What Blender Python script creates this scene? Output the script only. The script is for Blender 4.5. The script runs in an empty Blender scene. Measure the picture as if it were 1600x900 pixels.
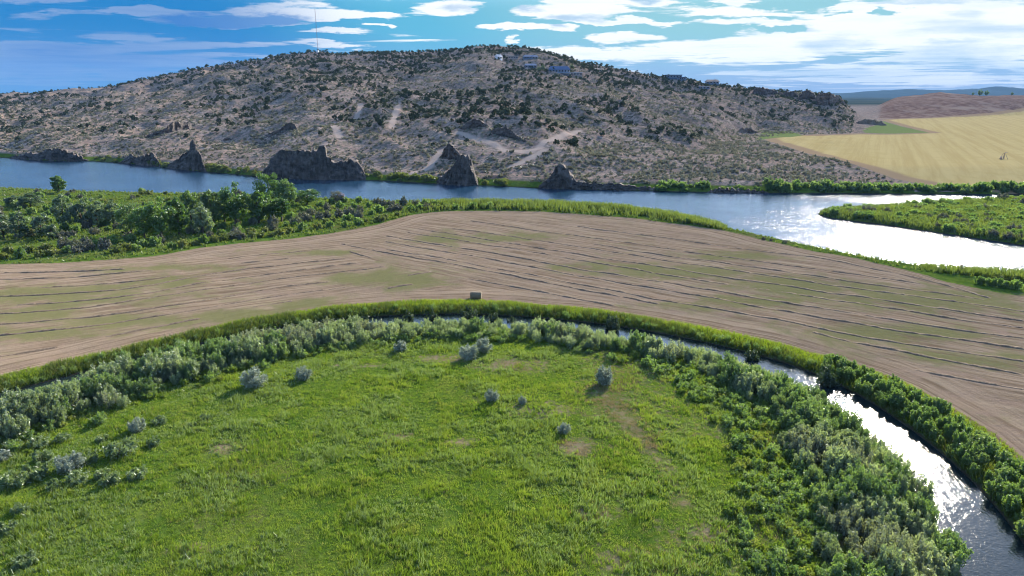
import bpy, math, random
import numpy as np

# ------------------------------------------------------------------ camera, world, sun, exposure
SC = bpy.context.scene
COL = SC.collection
PITCH = math.radians(16.0)
HC = 45.0
FPX = 1067.0
SUN_AZ = math.radians(31.0)      # clockwise from +Y (to the right)
SUN_EL = math.radians(27.0)

cam_d = bpy.data.cameras.new('camera')
cam_d.lens = 24.0
cam_d.sensor_width = 36.0
cam_d.clip_start = 0.5
cam_d.clip_end = 60000
cam = bpy.data.objects.new('camera', cam_d)
cam.location = (0, 0, HC)
cam.rotation_euler = (math.radians(90) - PITCH, 0, 0)
COL.objects.link(cam)
SC.camera = cam

SC.view_settings.view_transform = 'Standard'
SC.view_settings.look = 'None'
SC.view_settings.exposure = 1.5
SC.view_settings.gamma = 1.0
SC.view_settings.use_curve_mapping = False
cy = SC.cycles
cy.max_bounces = 7
cy.diffuse_bounces = 3
cy.glossy_bounces = 3
cy.transmission_bounces = 4
cy.transparent_max_bounces = 8
cy.volume_bounces = 0
cy.sample_clamp_indirect = 6.0
cy.sample_clamp_direct = 40.0
cy.use_denoising = True
cy.pixel_filter_type = 'BLACKMAN_HARRIS'
cy.filter_width = 1.05
cy.use_adaptive_sampling = True
cy.adaptive_threshold = 0.02


class NT:
    """small helper to write node trees"""
    def __init__(self, tree):
        self.t = tree
        tree.nodes.clear()

    def n(self, typ, ins=None, **kw):
        nd = self.t.nodes.new(typ)
        for k, v in kw.items():
            setattr(nd, k, v)
        if ins:
            for k, v in ins.items():
                self.set(nd, k, v)
        return nd

    def set(self, nd, k, v):
        s = nd.inputs[k]
        if isinstance(v, bpy.types.NodeSocket):
            self.t.links.new(v, s)
        elif isinstance(v, bpy.types.Node):
            self.t.links.new(v.outputs[0], s)
        else:
            if s.type == 'RGBA' and len(v) == 3:
                v = tuple(v) + (1.0,)
            s.default_value = v

    def math(self, op, a, b=0.0, c=0.0, clamp=False):
        nd = self.n('ShaderNodeMath', operation=op)
        nd.use_clamp = clamp
        self.set(nd, 0, a)
        self.set(nd, 1, b)
        if op in ('MULTIPLY_ADD', 'SMOOTH_MIN', 'SMOOTH_MAX', 'COMPARE', 'WRAP'):
            self.set(nd, 2, c)
        return nd.outputs[0]

    def ss(self, v, lo, hi, olo=0.0, ohi=1.0):
        nd = self.n('ShaderNodeMapRange', interpolation_type='SMOOTHSTEP')
        self.set(nd, 0, v)
        for i, q in ((1, lo), (2, hi), (3, olo), (4, ohi)):
            self.set(nd, i, q)
        return nd.outputs[0]

    def mix(self, f, a, b, blend='MIX'):
        nd = self.n('ShaderNodeMix', data_type='RGBA', blend_type=blend)
        nd.clamp_factor = True
        self.set(nd, 0, f)
        self.set(nd, 6, a)
        self.set(nd, 7, b)
        return nd.outputs[2]

    def noise(self, vec, scale, detail=4.0, rough=0.55, dist=0.0, dim='3D'):
        nd = self.n('ShaderNodeTexNoise', noise_dimensions=dim)
        if vec is not None:
            self.set(nd, 'Vector', vec)
        self.set(nd, 'Scale', scale)
        self.set(nd, 'Detail', detail)
        self.set(nd, 'Roughness', rough)
        self.set(nd, 'Distortion', dist)
        return nd.outputs[0]

    def attr(self, name):
        return self.n('ShaderNodeAttribute', attribute_name=name).outputs['Fac']

    def grain(self, vec, ang, sx, sy):
        """coordinates whose x runs along the compass direction ang"""
        nd = self.n('ShaderNodeMapping', vector_type='TEXTURE')
        self.set(nd, 0, vec)
        nd.inputs['Rotation'].default_value = (0, 0, ang)
        nd.inputs['Scale'].default_value = (1 / sx, 1 / sy, 1)
        return nd.outputs[0]

    def mapping(self, vec, rot=0.0, scale=(1, 1, 1), loc=(0, 0, 0)):
        nd = self.n('ShaderNodeMapping')
        self.set(nd, 0, vec)
        nd.inputs['Location'].default_value = loc
        nd.inputs['Rotation'].default_value = (0, 0, rot)
        nd.inputs['Scale'].default_value = scale
        return nd.outputs[0]


def srgb(r, g, b):
    f = lambda c: (c / 255 / 12.92) if c <= 10 else ((c / 255 + 0.055) / 1.055) ** 2.4
    return (f(r), f(g), f(b))


def make_world():
    w = bpy.data.worlds.new('World')
    SC.world = w
    w.use_nodes = True
    T = NT(w.node_tree)
    tc = T.n('ShaderNodeTexCoord')
    d = tc.outputs['Generated']
    sky = T.n('ShaderNodeTexSky', sky_type='NISHITA')
    sky.sun_disc = False
    sky.sun_elevation = SUN_EL
    sky.sun_rotation = SUN_AZ
    sky.air_density = 1.0
    sky.dust_density = 0.6
    sky.ozone_density = 3.0
    sky.altitude = 1300
    sep = T.n('ShaderNodeSeparateXYZ', {0: d})
    X, Y, Z = sep.outputs
    # closeness of the direction to the sun (horizontal): 1 near the sun's azimuth, 0 far from it
    sdir = (math.sin(SUN_AZ) * math.cos(SUN_EL), math.cos(SUN_AZ) * math.cos(SUN_EL), math.sin(SUN_EL))
    dot = T.n('ShaderNodeVectorMath', operation='DOT_PRODUCT')
    T.set(dot, 0, d)
    T.set(dot, 1, sdir)
    near = T.ss(dot.outputs['Value'], 0.45, 0.95)
    low = T.ss(Z, 0.105, 0.24, 1.0, 0.0)
    # clear-air colour: deep blue away from the sun, turquoise to milky towards it
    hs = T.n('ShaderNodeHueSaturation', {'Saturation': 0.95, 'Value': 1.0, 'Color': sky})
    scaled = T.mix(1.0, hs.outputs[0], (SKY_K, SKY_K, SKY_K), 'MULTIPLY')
    blue = T.mix(T.ss(near, 0.12, 0.62), (0.0018, 0.0765, 0.2025), (0.0405, 0.1755, 0.2520))
    blue = T.mix(T.ss(near, 0.60, 1.0), blue, (0.1125, 0.2295, 0.2565))
    hor = T.mix(T.ss(near, 0.1, 0.9), (0.0252, 0.0990, 0.2205), (0.1035, 0.1620, 0.2565))
    blue = T.mix(T.ss(Z, 0.0, 0.085), hor, blue)
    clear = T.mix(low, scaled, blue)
    # clouds, laid out on a map of the sky: compass direction (X/Y) across, height above the horizon (Z/Y) up
    Yp = T.math('MAXIMUM', Y, 0.05)
    az = T.math('DIVIDE', X, Yp)
    el = T.math('DIVIDE', Z, Yp)
    p0 = T.n('ShaderNodeCombineXYZ', {0: az, 1: el, 2: 0.0}).outputs[0]
    den = T.math('ADD', T.math('MAXIMUM', el, 0.0), 0.05)
    deck = T.n('ShaderNodeCombineXYZ', {0: T.math('DIVIDE', az, den), 1: T.math('DIVIDE', 1.0, den), 2: 3.7}).outputs[0]
    wz = T.n('ShaderNodeTexNoise', {'Vector': T.mapping(p0, 0, (11.0, 44.0, 1.0)), 'Scale': 1.0, 'Detail': 7.0, 'Roughness': 0.62})
    wv = T.n('ShaderNodeVectorMath', {0: wz.outputs['Color'], 1: (0.5, 0.5, 0.5)}, operation='SUBTRACT')
    wv = T.n('ShaderNodeVectorMath', {0: wv.outputs[0], 1: (0.17, 0.034, 0.0)}, operation='MULTIPLY')
    pw = T.n('ShaderNodeVectorMath', {0: p0, 1: wv.outputs[0]}, operation='ADD').outputs[0]

    def blob(vec, cl):
        tot = None
        for x_, y_, rx, ry, w_ in cl:
            c_ = ((x_ - 800) / 1110.0, (144 - y_) / 1110.0, 0.0)
            q_ = T.n('ShaderNodeVectorMath', {0: vec, 1: c_}, operation='SUBTRACT')
            q_ = T.n('ShaderNodeVectorMath', {0: q_.outputs[0], 1: (1110.0 / rx, 1110.0 / ry, 0.0)}, operation='MULTIPLY')
            q_ = T.n('ShaderNodeVectorMath', {0: q_.outputs[0]}, operation='LENGTH')
            v_ = T.ss(q_.outputs['Value'], 0.15, 1.35, w_, 0.0)
            tot = v_ if tot is None else T.math('ADD', tot, v_)
        return tot
    CL = [(60, 6, 130, 12, .45), (70, 34, 115, 10, .45), (200, 88, 270, 44, .40), (50, 112, 190, 44, .38), (245, 26, 70, 6, .6), (330, 38, 95, 9, .6),
          (470, 22, 105, 11, .6), (560, 33, 105, 6, .6), (430, 38, 70, 8, .5), (540, 4, 140, 10, .5), (700, 20, 70, 12, .7), (520, 54, 65, 5, .45), (530, 73, 80, 5, .45), (605, 44, 35, 4, .6),
          (785, 50, 45, 5, .7), (795, 65, 18, 6, .7), (880, 24, 95, 17, .75), (975, 40, 105, 6, .7), (850, 51, 60, 6, .7), (968, 62, 55, 9, .7), (1010, 6, 55, 11, .7), (890, 84, 110, 12, .55), (1060, 84, 190, 22, .4),
          (1130, 12, 70, 8, .6), (1150, 27, 80, 6, .6), (1160, 42, 90, 7, .6), (1200, 75, 160, 26, .55), (1330, 40, 120, 40, .5), (1480, 30, 220, 44, .55), (1500, 85, 260, 40, .45), (1240, 115, 190, 18, .35), (1480, 128, 190, 12, .4)]
    NEG = [(1250, 12, 48, 11, .9), (1372, 28, 34, 11, .9), (1215, 52, 40, 6, .5), (1300, 28, 30, 4, .5), (330, 12, 70, 8, .4), (160, 42, 60, 5, .4), (300, 55, 90, 6, .3)]
    DRK = [(335, 38, 95, 9, 1.5), (430, 38, 75, 8, 1.4), (530, 5, 110, 9, .45), (720, 22, 40, 6, .6), (890, 33, 55, 8, .9), (820, 21, 25, 7, .8), (853, 47, 14, 5, .8), (918, 55, 12, 5, .9), (1008, 6, 34, 8, 1.), (1350, 2, 40, 3, .9),
           (1410, 10, 110, 4, .6), (1510, 52, 130, 14, .6), (1500, 30, 40, 8, .5), (1470, 92, 120, 20, .7), (1285, 75, 60, 14, .6), (1240, 50, 40, 5, .5), (1580, 112, 60, 14, .7), (1240, 118, 220, 16, .6), (120, 100, 240, 36, .55), (1480, 72, 100, 5, .4)]

    def cover(vec, dk):
        med = T.noise(T.mapping(dk, 0.1, (0.55, 1.0, 1.0)), 1.0, 8.0, 0.62, 0.4)
        return T.math('ADD', T.math('SUBTRACT', blob(vec, CL), blob(vec, NEG)), T.math('MULTIPLY', T.math('ADD', med, -0.5), 2.3))
    c0 = cover(pw, deck)
    dens = T.ss(c0, 0.14, 0.38)
    fine = T.noise(T.mapping(deck, 0.1, (0.5, 1.0, 1.0)), 1.7, 8.0, 0.65, 0.3)
    dark = T.math('ADD', blob(pw, DRK), T.math('MULTIPLY', T.math('ADD', fine, -0.52), 1.3), clamp=True)
    ccol_lit = T.mix(T.ss(near, 0.08, 0.55), (0.088, 0.138, 0.238), (0.37, 0.385, 0.39))
    ccol_dark = T.mix(near, (0.006, 0.060, 0.200), (0.155, 0.235, 0.30))
    ccol = T.mix(dark, ccol_lit, ccol_dark)
    hz = T.ss(Z, 0.0, 0.05, 0.45, 0.0)
    ccol = T.mix(hz, ccol, hor)
    veil = T.math('MULTIPLY', dens, T.ss(near, 0.0, 0.45, 0.80, 1.0))
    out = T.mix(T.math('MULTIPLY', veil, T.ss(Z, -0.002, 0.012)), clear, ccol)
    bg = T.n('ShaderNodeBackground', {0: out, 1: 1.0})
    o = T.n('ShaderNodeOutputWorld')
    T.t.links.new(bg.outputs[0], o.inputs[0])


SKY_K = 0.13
make_world()

sun_d = bpy.data.lights.new('sun', 'SUN')
sun_d.energy = 4.3
sun_d.angle = math.radians(0.55)
sun_d.color = (1.0, 0.91, 0.77)
sun = bpy.data.objects.new('sun', sun_d)
sun.rotation_euler = (math.radians(90) - SUN_EL, 0, -SUN_AZ + math.pi)
sun.location = (300, 500, 400)
COL.objects.link(sun)

# ------------------------------------------------------------------ geometry helpers
SP, CP = math.sin(PITCH), math.cos(PITCH)


def ray(px, py):
    px = np.asarray(px, float)
    py = np.asarray(py, float)
    dx = (px - 800) / FPX
    dv = (450 - py) / FPX
    return dx, CP + dv * SP, -SP + dv * CP


def gp(px, py, z=0.0):
    """survey: where the sight line through a photo point meets height z"""
    dx, dy, dz = ray(px, py)
    t = (z - HC) / dz
    return np.stack([dx * t, dy * t], -1)


def gpl(pts, z=0.0):
    a = np.array(pts, float)
    return gp(a[:, 0], a[:, 1], z)


def ss(x, a, b):
    t = np.clip((x - a) / (b - a), 0, 1)
    return t * t * (3 - 2 * t)


_R = np.random.RandomState(11).rand(256, 256)


def vnoise(x, y, seed=0):
    x = x + seed * 17.13
    y = y + seed * 9.71
    xi = np.floor(x).astype(int)
    yi = np.floor(y).astype(int)
    fx = x - xi
    fy = y - yi
    fx = fx * fx * (3 - 2 * fx)
    fy = fy * fy * (3 - 2 * fy)
    x0, x1, y0, y1 = xi & 255, (xi + 1) & 255, yi & 255, (yi + 1) & 255
    return (_R[x0, y0] * (1 - fx) + _R[x1, y0] * fx) * (1 - fy) + (_R[x0, y1] * (1 - fx) + _R[x1, y1] * fx) * fy


def fbm(x, y, scale, seed=0, octv=4):
    s, a, tot = 0.0, 0.5, 0.0
    f = 1.0 / scale
    for i in range(octv):
        s = s + a * vnoise(x * f, y * f, seed + i * 3)
        tot += a
        a *= 0.5
        f *= 2.03
    return s / tot


def seg_dist(P, L):
    """distance of points P to polyline L"""
    d = np.full(len(P), 1e9)
    for a, b in zip(L[:-1], L[1:]):
        ab = b - a
        t = np.clip(((P - a) @ ab) / (ab @ ab), 0, 1)
        q = P - a - t[:, None] * ab
        d = np.minimum(d, np.hypot(q[:, 0], q[:, 1]))
    return d


def inside(P, poly):
    x, y = P[:, 0], P[:, 1]
    c = np.zeros(len(P), bool)
    for (x0, y0), (x1, y1) in zip(poly, np.roll(poly, -1, 0)):
        if y0 == y1:
            continue
        m = ((y0 > y) != (y1 > y)) & (x < (x1 - x0) * (y - y0) / (y1 - y0) + x0)
        c ^= m
    return c


def sd_poly(P, poly):
    """signed distance, positive inside"""
    d = seg_dist(P, np.vstack([poly, poly[:1]]))
    return np.where(inside(P, poly), d, -d)


def resample(L, step):
    L = np.asarray(L, float)
    s = np.r_[0, np.cumsum(np.hypot(*np.diff(L, axis=0).T))]
    n = max(2, int(s[-1] / step) + 1)
    q = np.linspace(0, s[-1], n)
    return np.stack([np.interp(q, s, L[:, 0]), np.interp(q, s, L[:, 1])], -1)


def smooth_line(L, step=2.0, it=12):
    L = resample(L, step)
    for _ in range(it):
        L[1:-1] = (L[:-2] + 2 * L[1:-1] + L[2:]) / 4
    return L


def normals2(L):
    t = np.gradient(L, axis=0)
    t /= np.hypot(t[:, 0], t[:, 1])[:, None] + 1e-9
    return np.stack([-t[:, 1], t[:, 0]], -1)


# ------------------------------------------------------------------ survey of the place
OUTER = smooth_line(gpl([(-420, 745), (-250, 692), (0, 614), (100, 590), (200, 564), (300, 539), (400, 517), (480, 504), (560, 496),
                         (640, 491), (730, 490), (820, 494), (900, 501), (1000, 514), (1100, 534), (1200, 557), (1290, 585),
                         (1350, 620), (1430, 672), (1500, 728), (1560, 788), (1620, 868), (1690, 1010), (1720, 1130)]), 2.0, 30)
CH_HALF = 4.3
_n = normals2(OUTER)
if (_n[len(_n) // 2] @ np.array([0, 1.0])) > 0:
    _n = -_n
INW = _n                                     # points from the outer bank towards the meadow
CH_MID = OUTER + INW * CH_HALF
CH_IN = OUTER + INW * CH_HALF * 2

FARB = gpl([(-500, 238), (-200, 240), (0, 246), (70, 252), (150, 252), (215, 257), (290, 266), (350, 271), (410, 277), (480, 281), (570, 281),
            (640, 285), (700, 289), (760, 290), (850, 295), (1000, 298), (1100, 301), (1200, 302), (1400, 303), (1600, 304), (1900, 305), (2200, 306)])
NEARB = gpl([(-500, 285), (-200, 288), (0, 294), (100, 300), (300, 304), (450, 309), (600, 316), (740, 321), (860, 323), (960, 328), (1060, 340),
             (1140, 358), (1250, 383), (1400, 413), (1480, 423), (1600, 436), (1900, 475), (2200, 520)])
RIVER = np.vstack([smooth_line(FARB, 6, 4), smooth_line(NEARB, 4, 6)[::-1]])
ISLE = smooth_line(gpl([(2200, 306), (1900, 308), (1600, 312), (1500, 317), (1400, 324), (1300, 330), (1266, 333), (1300, 342), (1380, 351), (1480, 366), (1600, 384), (1900, 432), (2200, 480)]), 4, 3)
ZF = 1.1
HAY = np.vstack([gpl([(-420, 418), (-200, 416), (0, 413), (80, 411), (170, 406), (230, 401), (260, 397), (320, 387), (400, 378), (470, 371), (530, 362), (590, 351),
                      (625, 340), (650, 334), (700, 330), (760, 329), (850, 331), (930, 336), (1000, 342), (1070, 351), (1130, 360), (1250, 388),
                      (1340, 404), (1400, 418), (1440, 428), (1480, 440), (1520, 449), (1560, 457), (1620, 465), (1800, 500), (2100, 560)], ZF),
                 gpl([(2100, 1100), (1800, 930), (1660, 790), (1600, 728), (1540, 676), (1480, 640), (1420, 606), (1360, 582), (1300, 562), (1200, 535), (1100, 514), (1000, 497),
                      (900, 482), (800, 474), (740, 471), (700, 471), (620, 473), (560, 477), (480, 487), (400, 499), (300, 521), (200, 545), (100, 567), (0, 589), (-200, 640), (-420, 700)], ZF)])
ZG = 6.0
GOLD = gpl([(1192, 219), (1215, 229), (1260, 243), (1330, 258), (1400, 270), (1500, 280), (1600, 284), (1800, 290), (2200, 300), (2200, 162), (1800, 172), (1600, 178),
            (1500, 183), (1450, 184.5), (1400, 185.5), (1376, 187), (1410, 197), (1452, 207), (1400, 209), (1330, 210), (1260, 214), (1225, 214)], ZG)
GREENS = [gpl([(1180, 222), (1190, 208), (1225, 203), (1256, 215), (1215, 219)], ZG), gpl([(1366, 188), (1380, 189), (1412, 198), (1454, 207.3), (1400, 208.7), (1350, 209), (1340, 204)], ZG)]

KU = 1110.0                                     # photo columns per unit of x/y near the horizon


def _ang(py):
    return np.tan(np.arctan((450 - np.asarray(py, float)) / FPX) - PITCH)


SKY_PX = np.array([-600, -300, 0, 50, 100, 200, 300, 400, 450, 500, 560, 620, 700, 760, 800, 850, 900, 950, 1000, 1060, 1120, 1160, 1200, 1250, 1290, 1320, 1345, 1400])
SKY_PY = np.array([153, 152, 151, 148, 144, 132, 112, 93, 86, 83, 85, 83, 78, 73, 75, 83, 95, 107, 118, 128, 135, 140, 146, 150, 154, 161, 170, 176.0])
YR_PX = [-600, 0, 400, 760, 1000, 1200, 1330]
YR = [1200, 1150, 1080, 1020, 950, 900, 880]
FU = FARB[:, 0] / FARB[:, 1]


def terrain(x, y, detail=True):
    x = np.atleast_1d(np.asarray(x, float))
    y = np.atleast_1d(np.asarray(y, float))
    P = np.stack([x, y], -1)
    u = x / np.maximum(y, 1)
    pc = 800 + KU * u
    dch = CH_HALF - seg_dist(P, CH_MID[::2])
    far = y > 560
    driv = np.full(len(P), -200.0)
    m = ~far
    if m.any():
        driv[m] = np.minimum(sd_poly(P[m], RIVER), -sd_poly(P[m], ISLE))
    dw = np.maximum(dch, driv)
    z = np.where(dw > 0, -1.3 * np.minimum(dw / 3, 1), ZF * ss(-dw, -0.3, 3.2))
    Db = np.interp(u, FU, FARB[:, 1])
    back = ss(y - Db, 0.0, 14.0)
    if detail:
        z = z + (fbm(x, y, 9, 1, 3) - 0.5) * 0.5 * (dw < -1) * (1 - back) * ss(-dw, 1, 5)
    # bench and hillside beyond the river
    zb = 1.2 + (ZG - 1.2) * ss(y - Db, 5, 70)
    zr = HC + np.interp(pc, YR_PX, YR) * _ang(np.interp(pc, SKY_PX, SKY_PY))
    yr = np.interp(pc, YR_PX, YR)
    Dh = np.interp(pc, [-600, 900, 1080, 1190, 1340], [0, 0, 80, 365, 350]) + np.interp(u, FU, FARB[:, 1])
    t = np.clip((y - Dh - 6) / (yr - Dh), 0, 1)
    g = t ** 1.12
    n1 = fbm(x * 0.8 + y * 0.25, y * 0.55, 75, 5, 4) - 0.5
    n2 = fbm(x, y, 22, 8, 4) - 0.5
    win = np.clip(t * 7, 0, 1) * np.clip((1.12 - t) * 4, 0.25, 1)
    n3 = 0.5 - 2.0 * np.abs(fbm(x + 0.25 * y, y * 0.42, 55, 15, 3) - 0.5)
    zh = zb + (zr - zb) * g + (n1 * 17 + n2 * 8.0 + (n3 - 0.2) * 8.5) * win
    zh = zh + 2.5 * ss(y - Db, 2, 16) * (fbm(x, y, 40, 3, 3) * 1.2)
    over = np.maximum(y - yr, 0)
    zh = np.maximum(zh - over * 0.16, 4.0)
    wh = 1 - ss(pc, 1295, 1400)
    # brown rangeland behind the wheat
    zt = HC + 1700 * _ang(np.interp(pc, [1300, 1360, 1400, 1440, 1470, 1500, 1530, 1600, 1700, 1900], [155, 153, 152, 148, 144, 146.5, 149.5, 149, 148, 147]))
    zf = HC + 1380 * _ang(np.interp(pc, [1300, 1360, 1500, 1600, 1900], [160, 156, 154.5, 153, 150]))
    e0 = np.interp(pc, [1300, 1380, 1450, 1500, 1600, 1800], [1000, 1060, 1085, 1100, 1240, 1400]) * 1.0
    k = np.clip((y - e0) / (1380 - np.minimum(e0, 1300)), 0, 1)
    zbn = ZG + (zf - ZG) * (k * 0.55 + 0.45 * k * k * (3 - 2 * k))
    k2 = np.clip((y - 1400) / 300, 0, 1)
    zbn = zbn + (zt - zf) * k2 * k2 * (3 - 2 * k2) - 3.5 * np.exp(-((y - 1460) / 40) ** 2)
    zbn = zbn + (n2 * 3 + n1 * 5) * np.clip(k * 3, 0, 1)
    zbn = np.maximum(zbn - np.maximum(y - 1750, 0) * 0.12, 4.0)
    wb = ss(pc, 1350, 1410)
    zp = np.where(y > 600, np.maximum(zb - 0, 4.0), zb)
    zfar = zp * 1.0
    zfar = np.where(y > e0, zp * (1 - wb) + zbn * wb, zfar)
    zz = zfar * (1 - wh) + zh * wh
    z = z * (1 - back) + zz * back
    return z, dw, pc, t * wh * back, back * wh, wb * (y > e0)


def hz(x, y):
    return terrain(x, y)[0]


def hit(px, py, y0=250.0, y1=1900.0):
    """where a photo point meets the hillside"""
    dx, dy, dz = ray(px, py)
    t = np.arange(y0, y1, 1.5) / dy
    X, Y, Z = dx * t, dy * t, HC + dz * t
    h = hz(X, Y)
    k = np.argmax(h >= Z)
    if not (h >= Z).any():
        k = len(t) - 1
    return float(X[k]), float(Y[k]), float(h[k])


def gh(px, py):
    """a photo point on the flat land"""
    p = gp(px, py, ZF)
    z = float(hz(p[0], p[1])[0])
    return float(p[0]), float(p[1]), z


def mesh_np(name, V, F, mats, attrs=None, midx=None, smooth=False):
    me = bpy.data.meshes.new(name)
    V = np.ascontiguousarray(V, np.float32)
    F = np.ascontiguousarray(F, np.int32)
    nv, nf, k = len(V), len(F), F.shape[1]
    me.vertices.add(nv)
    me.vertices.foreach_set('co', V.ravel())
    me.loops.add(nf * k)
    me.loops.foreach_set('vertex_index', F.ravel())
    me.polygons.add(nf)
    me.polygons.foreach_set('loop_start', np.arange(nf, dtype=np.int32) * k)
    me.polygons.foreach_set('loop_total', np.full(nf, k, np.int32))
    for m in (mats if isinstance(mats, (list, tuple)) else [mats]):
        me.materials.append(m)
    if midx is not None:
        me.polygons.foreach_set('material_index', np.ascontiguousarray(midx, np.int32))
    if smooth:
        me.polygons.foreach_set('use_smooth', np.ones(nf, bool))
    me.update(calc_edges=True)
    for kname, arr in (attrs or {}).items():
        a = me.attributes.new(kname, 'FLOAT', 'POINT')
        a.data.foreach_set('value', np.ascontiguousarray(arr, np.float32))
    return me


def link(name, me, parent=None, loc=None, rotz=0.0, scale=None):
    o = bpy.data.objects.new(name, me)
    COL.objects.link(o)
    if parent is not None:
        o.parent = parent
    if loc is not None:
        o.location = loc
    o.rotation_euler = (0, 0, rotz)
    if scale is not None:
        o.scale = scale
    return o


def tag(o, label=None, cat=None, group=None, kind=None):
    for k, v in (('label', label), ('category', cat), ('group', group), ('kind', kind)):
        if v:
            o[k] = v
    return o


# ------------------------------------------------------------------ materials
def new_mat(name):
    m = bpy.data.materials.new(name)
    m.use_nodes = True
    return m, NT(m.node_tree)


def out(T, sh, disp=None):
    o = T.n('ShaderNodeOutputMaterial')
    T.t.links.new(sh, o.inputs[0])


def leaf_mat(name, c1, c2, c3=None, transl=0.45, gloss=0.05, objvar=0.5, tcol=None):
    m, T = new_mat(name)
    v = T.attr('v')
    w = T.attr('w')
    oi = T.n('ShaderNodeObjectInfo')
    r = T.math('FRACT', T.math('ADD', oi.outputs['Random'], w))
    f = T.math('ADD', T.math('MULTIPLY', v, 1 - objvar), T.math('MULTIPLY', r, objvar))
    col = T.mix(f, c1, c2)
    if c3 is not None:
        col = T.mix(T.ss(T.math('FRACT', T.math('MULTIPLY', r, 7.31)), 0.72, 0.95), col, T.mix(v, c3, c2))
    dif = T.n('ShaderNodeBsdfDiffuse', {0: col})
    tc = T.mix(1.0, col, tcol or (1.35, 1.45, 0.55), 'MULTIPLY')
    tr = T.n('ShaderNodeBsdfTranslucent', {0: tc})
    mx = T.n('ShaderNodeMixShader', {0: transl, 1: dif.outputs[0], 2: tr.outputs[0]})
    gl = T.n('ShaderNodeBsdfGlossy', {0: (0.8, 0.85, 0.9), 'Roughness': 0.42})
    mx2 = T.n('ShaderNodeMixShader', {0: gloss, 1: mx.outputs[0], 2: gl.outputs[0]})
    out(T, mx2.outputs[0])
    return m


def plain_mat(name, col, rough=0.8, noise_scale=3.0, var=0.25, metallic=0.0):
    m, T = new_mat(name)
    g = T.n('ShaderNodeNewGeometry')
    n = T.noise(g.outputs['Position'], noise_scale, 4.0, 0.6)
    c = T.mix(T.ss(n, 0.3, 0.7), tuple(q * (1 - var) for q in col), tuple(min(1, q * (1 + var)) for q in col))
    b = T.n('ShaderNodeBsdfPrincipled', {'Base Color': c, 'Roughness': rough, 'Metallic': metallic})
    out(T, b.outputs[0])
    return m


# survey helpers for field rows --------------------------------------------------
ROWS_R = [
    [(900, 353), (954, 361), (1066, 375), (1130, 384), (1181, 391), (1227, 397), (1275, 401), (1419, 431), (1510, 454), (1551, 467)],
    [(733, 345), (782, 351), (844, 361), (930, 372), (977, 378), (1043, 389), (1104, 398), (1145, 403), (1217, 412), (1250, 417), (1445, 444)],
    [(925, 381), (1038, 399), (1089, 406), (1120, 409), (1171, 416), (1217, 423), (1250, 428), (1396, 450), (1510, 463), (1544, 469)],
    [(704, 357), (755, 363), (800, 369), (855, 378), (931, 390), (1002, 400), (1063, 410), (1155, 423), (1217, 433), (1358, 454), (1464, 469), (1610, 487)],
    [(651, 357), (707, 366), (744, 371), (784, 378), (822, 384), (907, 398), (974, 408), (1063, 421), (1130, 433), (1194, 442), (1250, 450), (1389, 471), (1610, 502)],
    [(635, 363), (682, 369), (733, 378), (778, 385), (840, 394), (878, 402), (964, 416), (1028, 427), (1104, 439), (1173, 449), (1250, 460), (1374, 480), (1610, 514)],
    [(601, 368), (662, 378), (724, 388), (787, 398), (836, 407), (889, 417), (972, 431), (1043, 442), (1130, 455), (1207, 469), (1250, 476), (1438, 508), (1610, 530)],
    [(600, 377), (618, 380), (689, 392), (760, 403), (840, 418), (887, 427), (966, 441), (1043, 453), (1125, 467), (1171, 476), (1250, 489), (1419, 520), (1610, 546)],
    [(601, 389), (660, 398), (716, 408), (782, 421), (822, 428), (876, 439), (954, 453), (1030, 469), (1084, 477), (1130, 483), (1189, 495), (1250, 507), (1332, 523), (1442, 542), (1610, 566)],
    [(532, 380), (616, 397), (678, 407), (742, 420), (822, 435), (887, 448), (979, 465), (1033, 476)],
    [(1264, 518), (1336, 535), (1464, 561), (1610, 587)],
    [(728, 434), (787, 444), (827, 453), (876, 462), (925, 470), (964, 479)],
    [(1419, 575), (1495, 592), (1610, 610)],
]
ROWS_L = [
    [(-60, 428), (12, 427), (81, 425), (147, 423), (200, 421)],
    [(351, 405), (413, 398), (460, 393), (493, 391)],
    [(-60, 438), (2, 437), (81, 435), (147, 431), (210, 426), (244, 422)],
    [(371, 412), (424, 407), (456, 403)],
    [(51, 450), (132, 445), (210, 440), (270, 431)],
    [(-60, 464), (0, 463), (98, 459), (147, 455), (208, 451), (288, 435), (353, 424), (407, 418), (464, 411), (544, 403)],
    [(20, 476), (81, 473), (132, 470), (183, 464), (235, 458), (300, 445), (358, 437), (411, 429), (478, 421), (524, 415), (562, 410)],
    [(-60, 492), (2, 489), (71, 486), (132, 480), (186, 474), (244, 463), (300, 456), (382, 443), (433, 436), (478, 431), (542, 423), (607, 415)],
    [(-60, 511), (7, 507), (86, 501), (112, 498), (220, 485), (300, 472), (375, 459), (424, 451), (464, 445), (518, 439)],
    [(-60, 529), (0, 524), (81, 516), (151, 509), (210, 499), (300, 485), (367, 473), (398, 468), (431, 462), (487, 455), (544, 448)],
    [(156, 529), (210, 517), (254, 508), (318, 496)],
    [(389, 481), (424, 474), (462, 469)],
    [(496, 464), (538, 459)],
    [(-60, 568), (0, 558), (49, 550), (98, 540)],
    [(633, 432), (678, 424)],
    [(600, 451), (649, 444)],
    [(545, 392), (582, 403)],
]
_a, _b = gpl([ROWS_R[6][0], ROWS_R[6][-1]], ZF)
ANG_R = math.atan2(*(_b - _a)[::-1])
_a, _b = gpl([ROWS_L[7][0], ROWS_L[7][-1]], ZF)
ANG_L = math.atan2(*(_b - _a)[::-1])
DIVIDE = gpl([(660, 325), (560, 385), (560, 405), (640, 425), (720, 440), (760, 476), (760, 520)], ZF)


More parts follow.
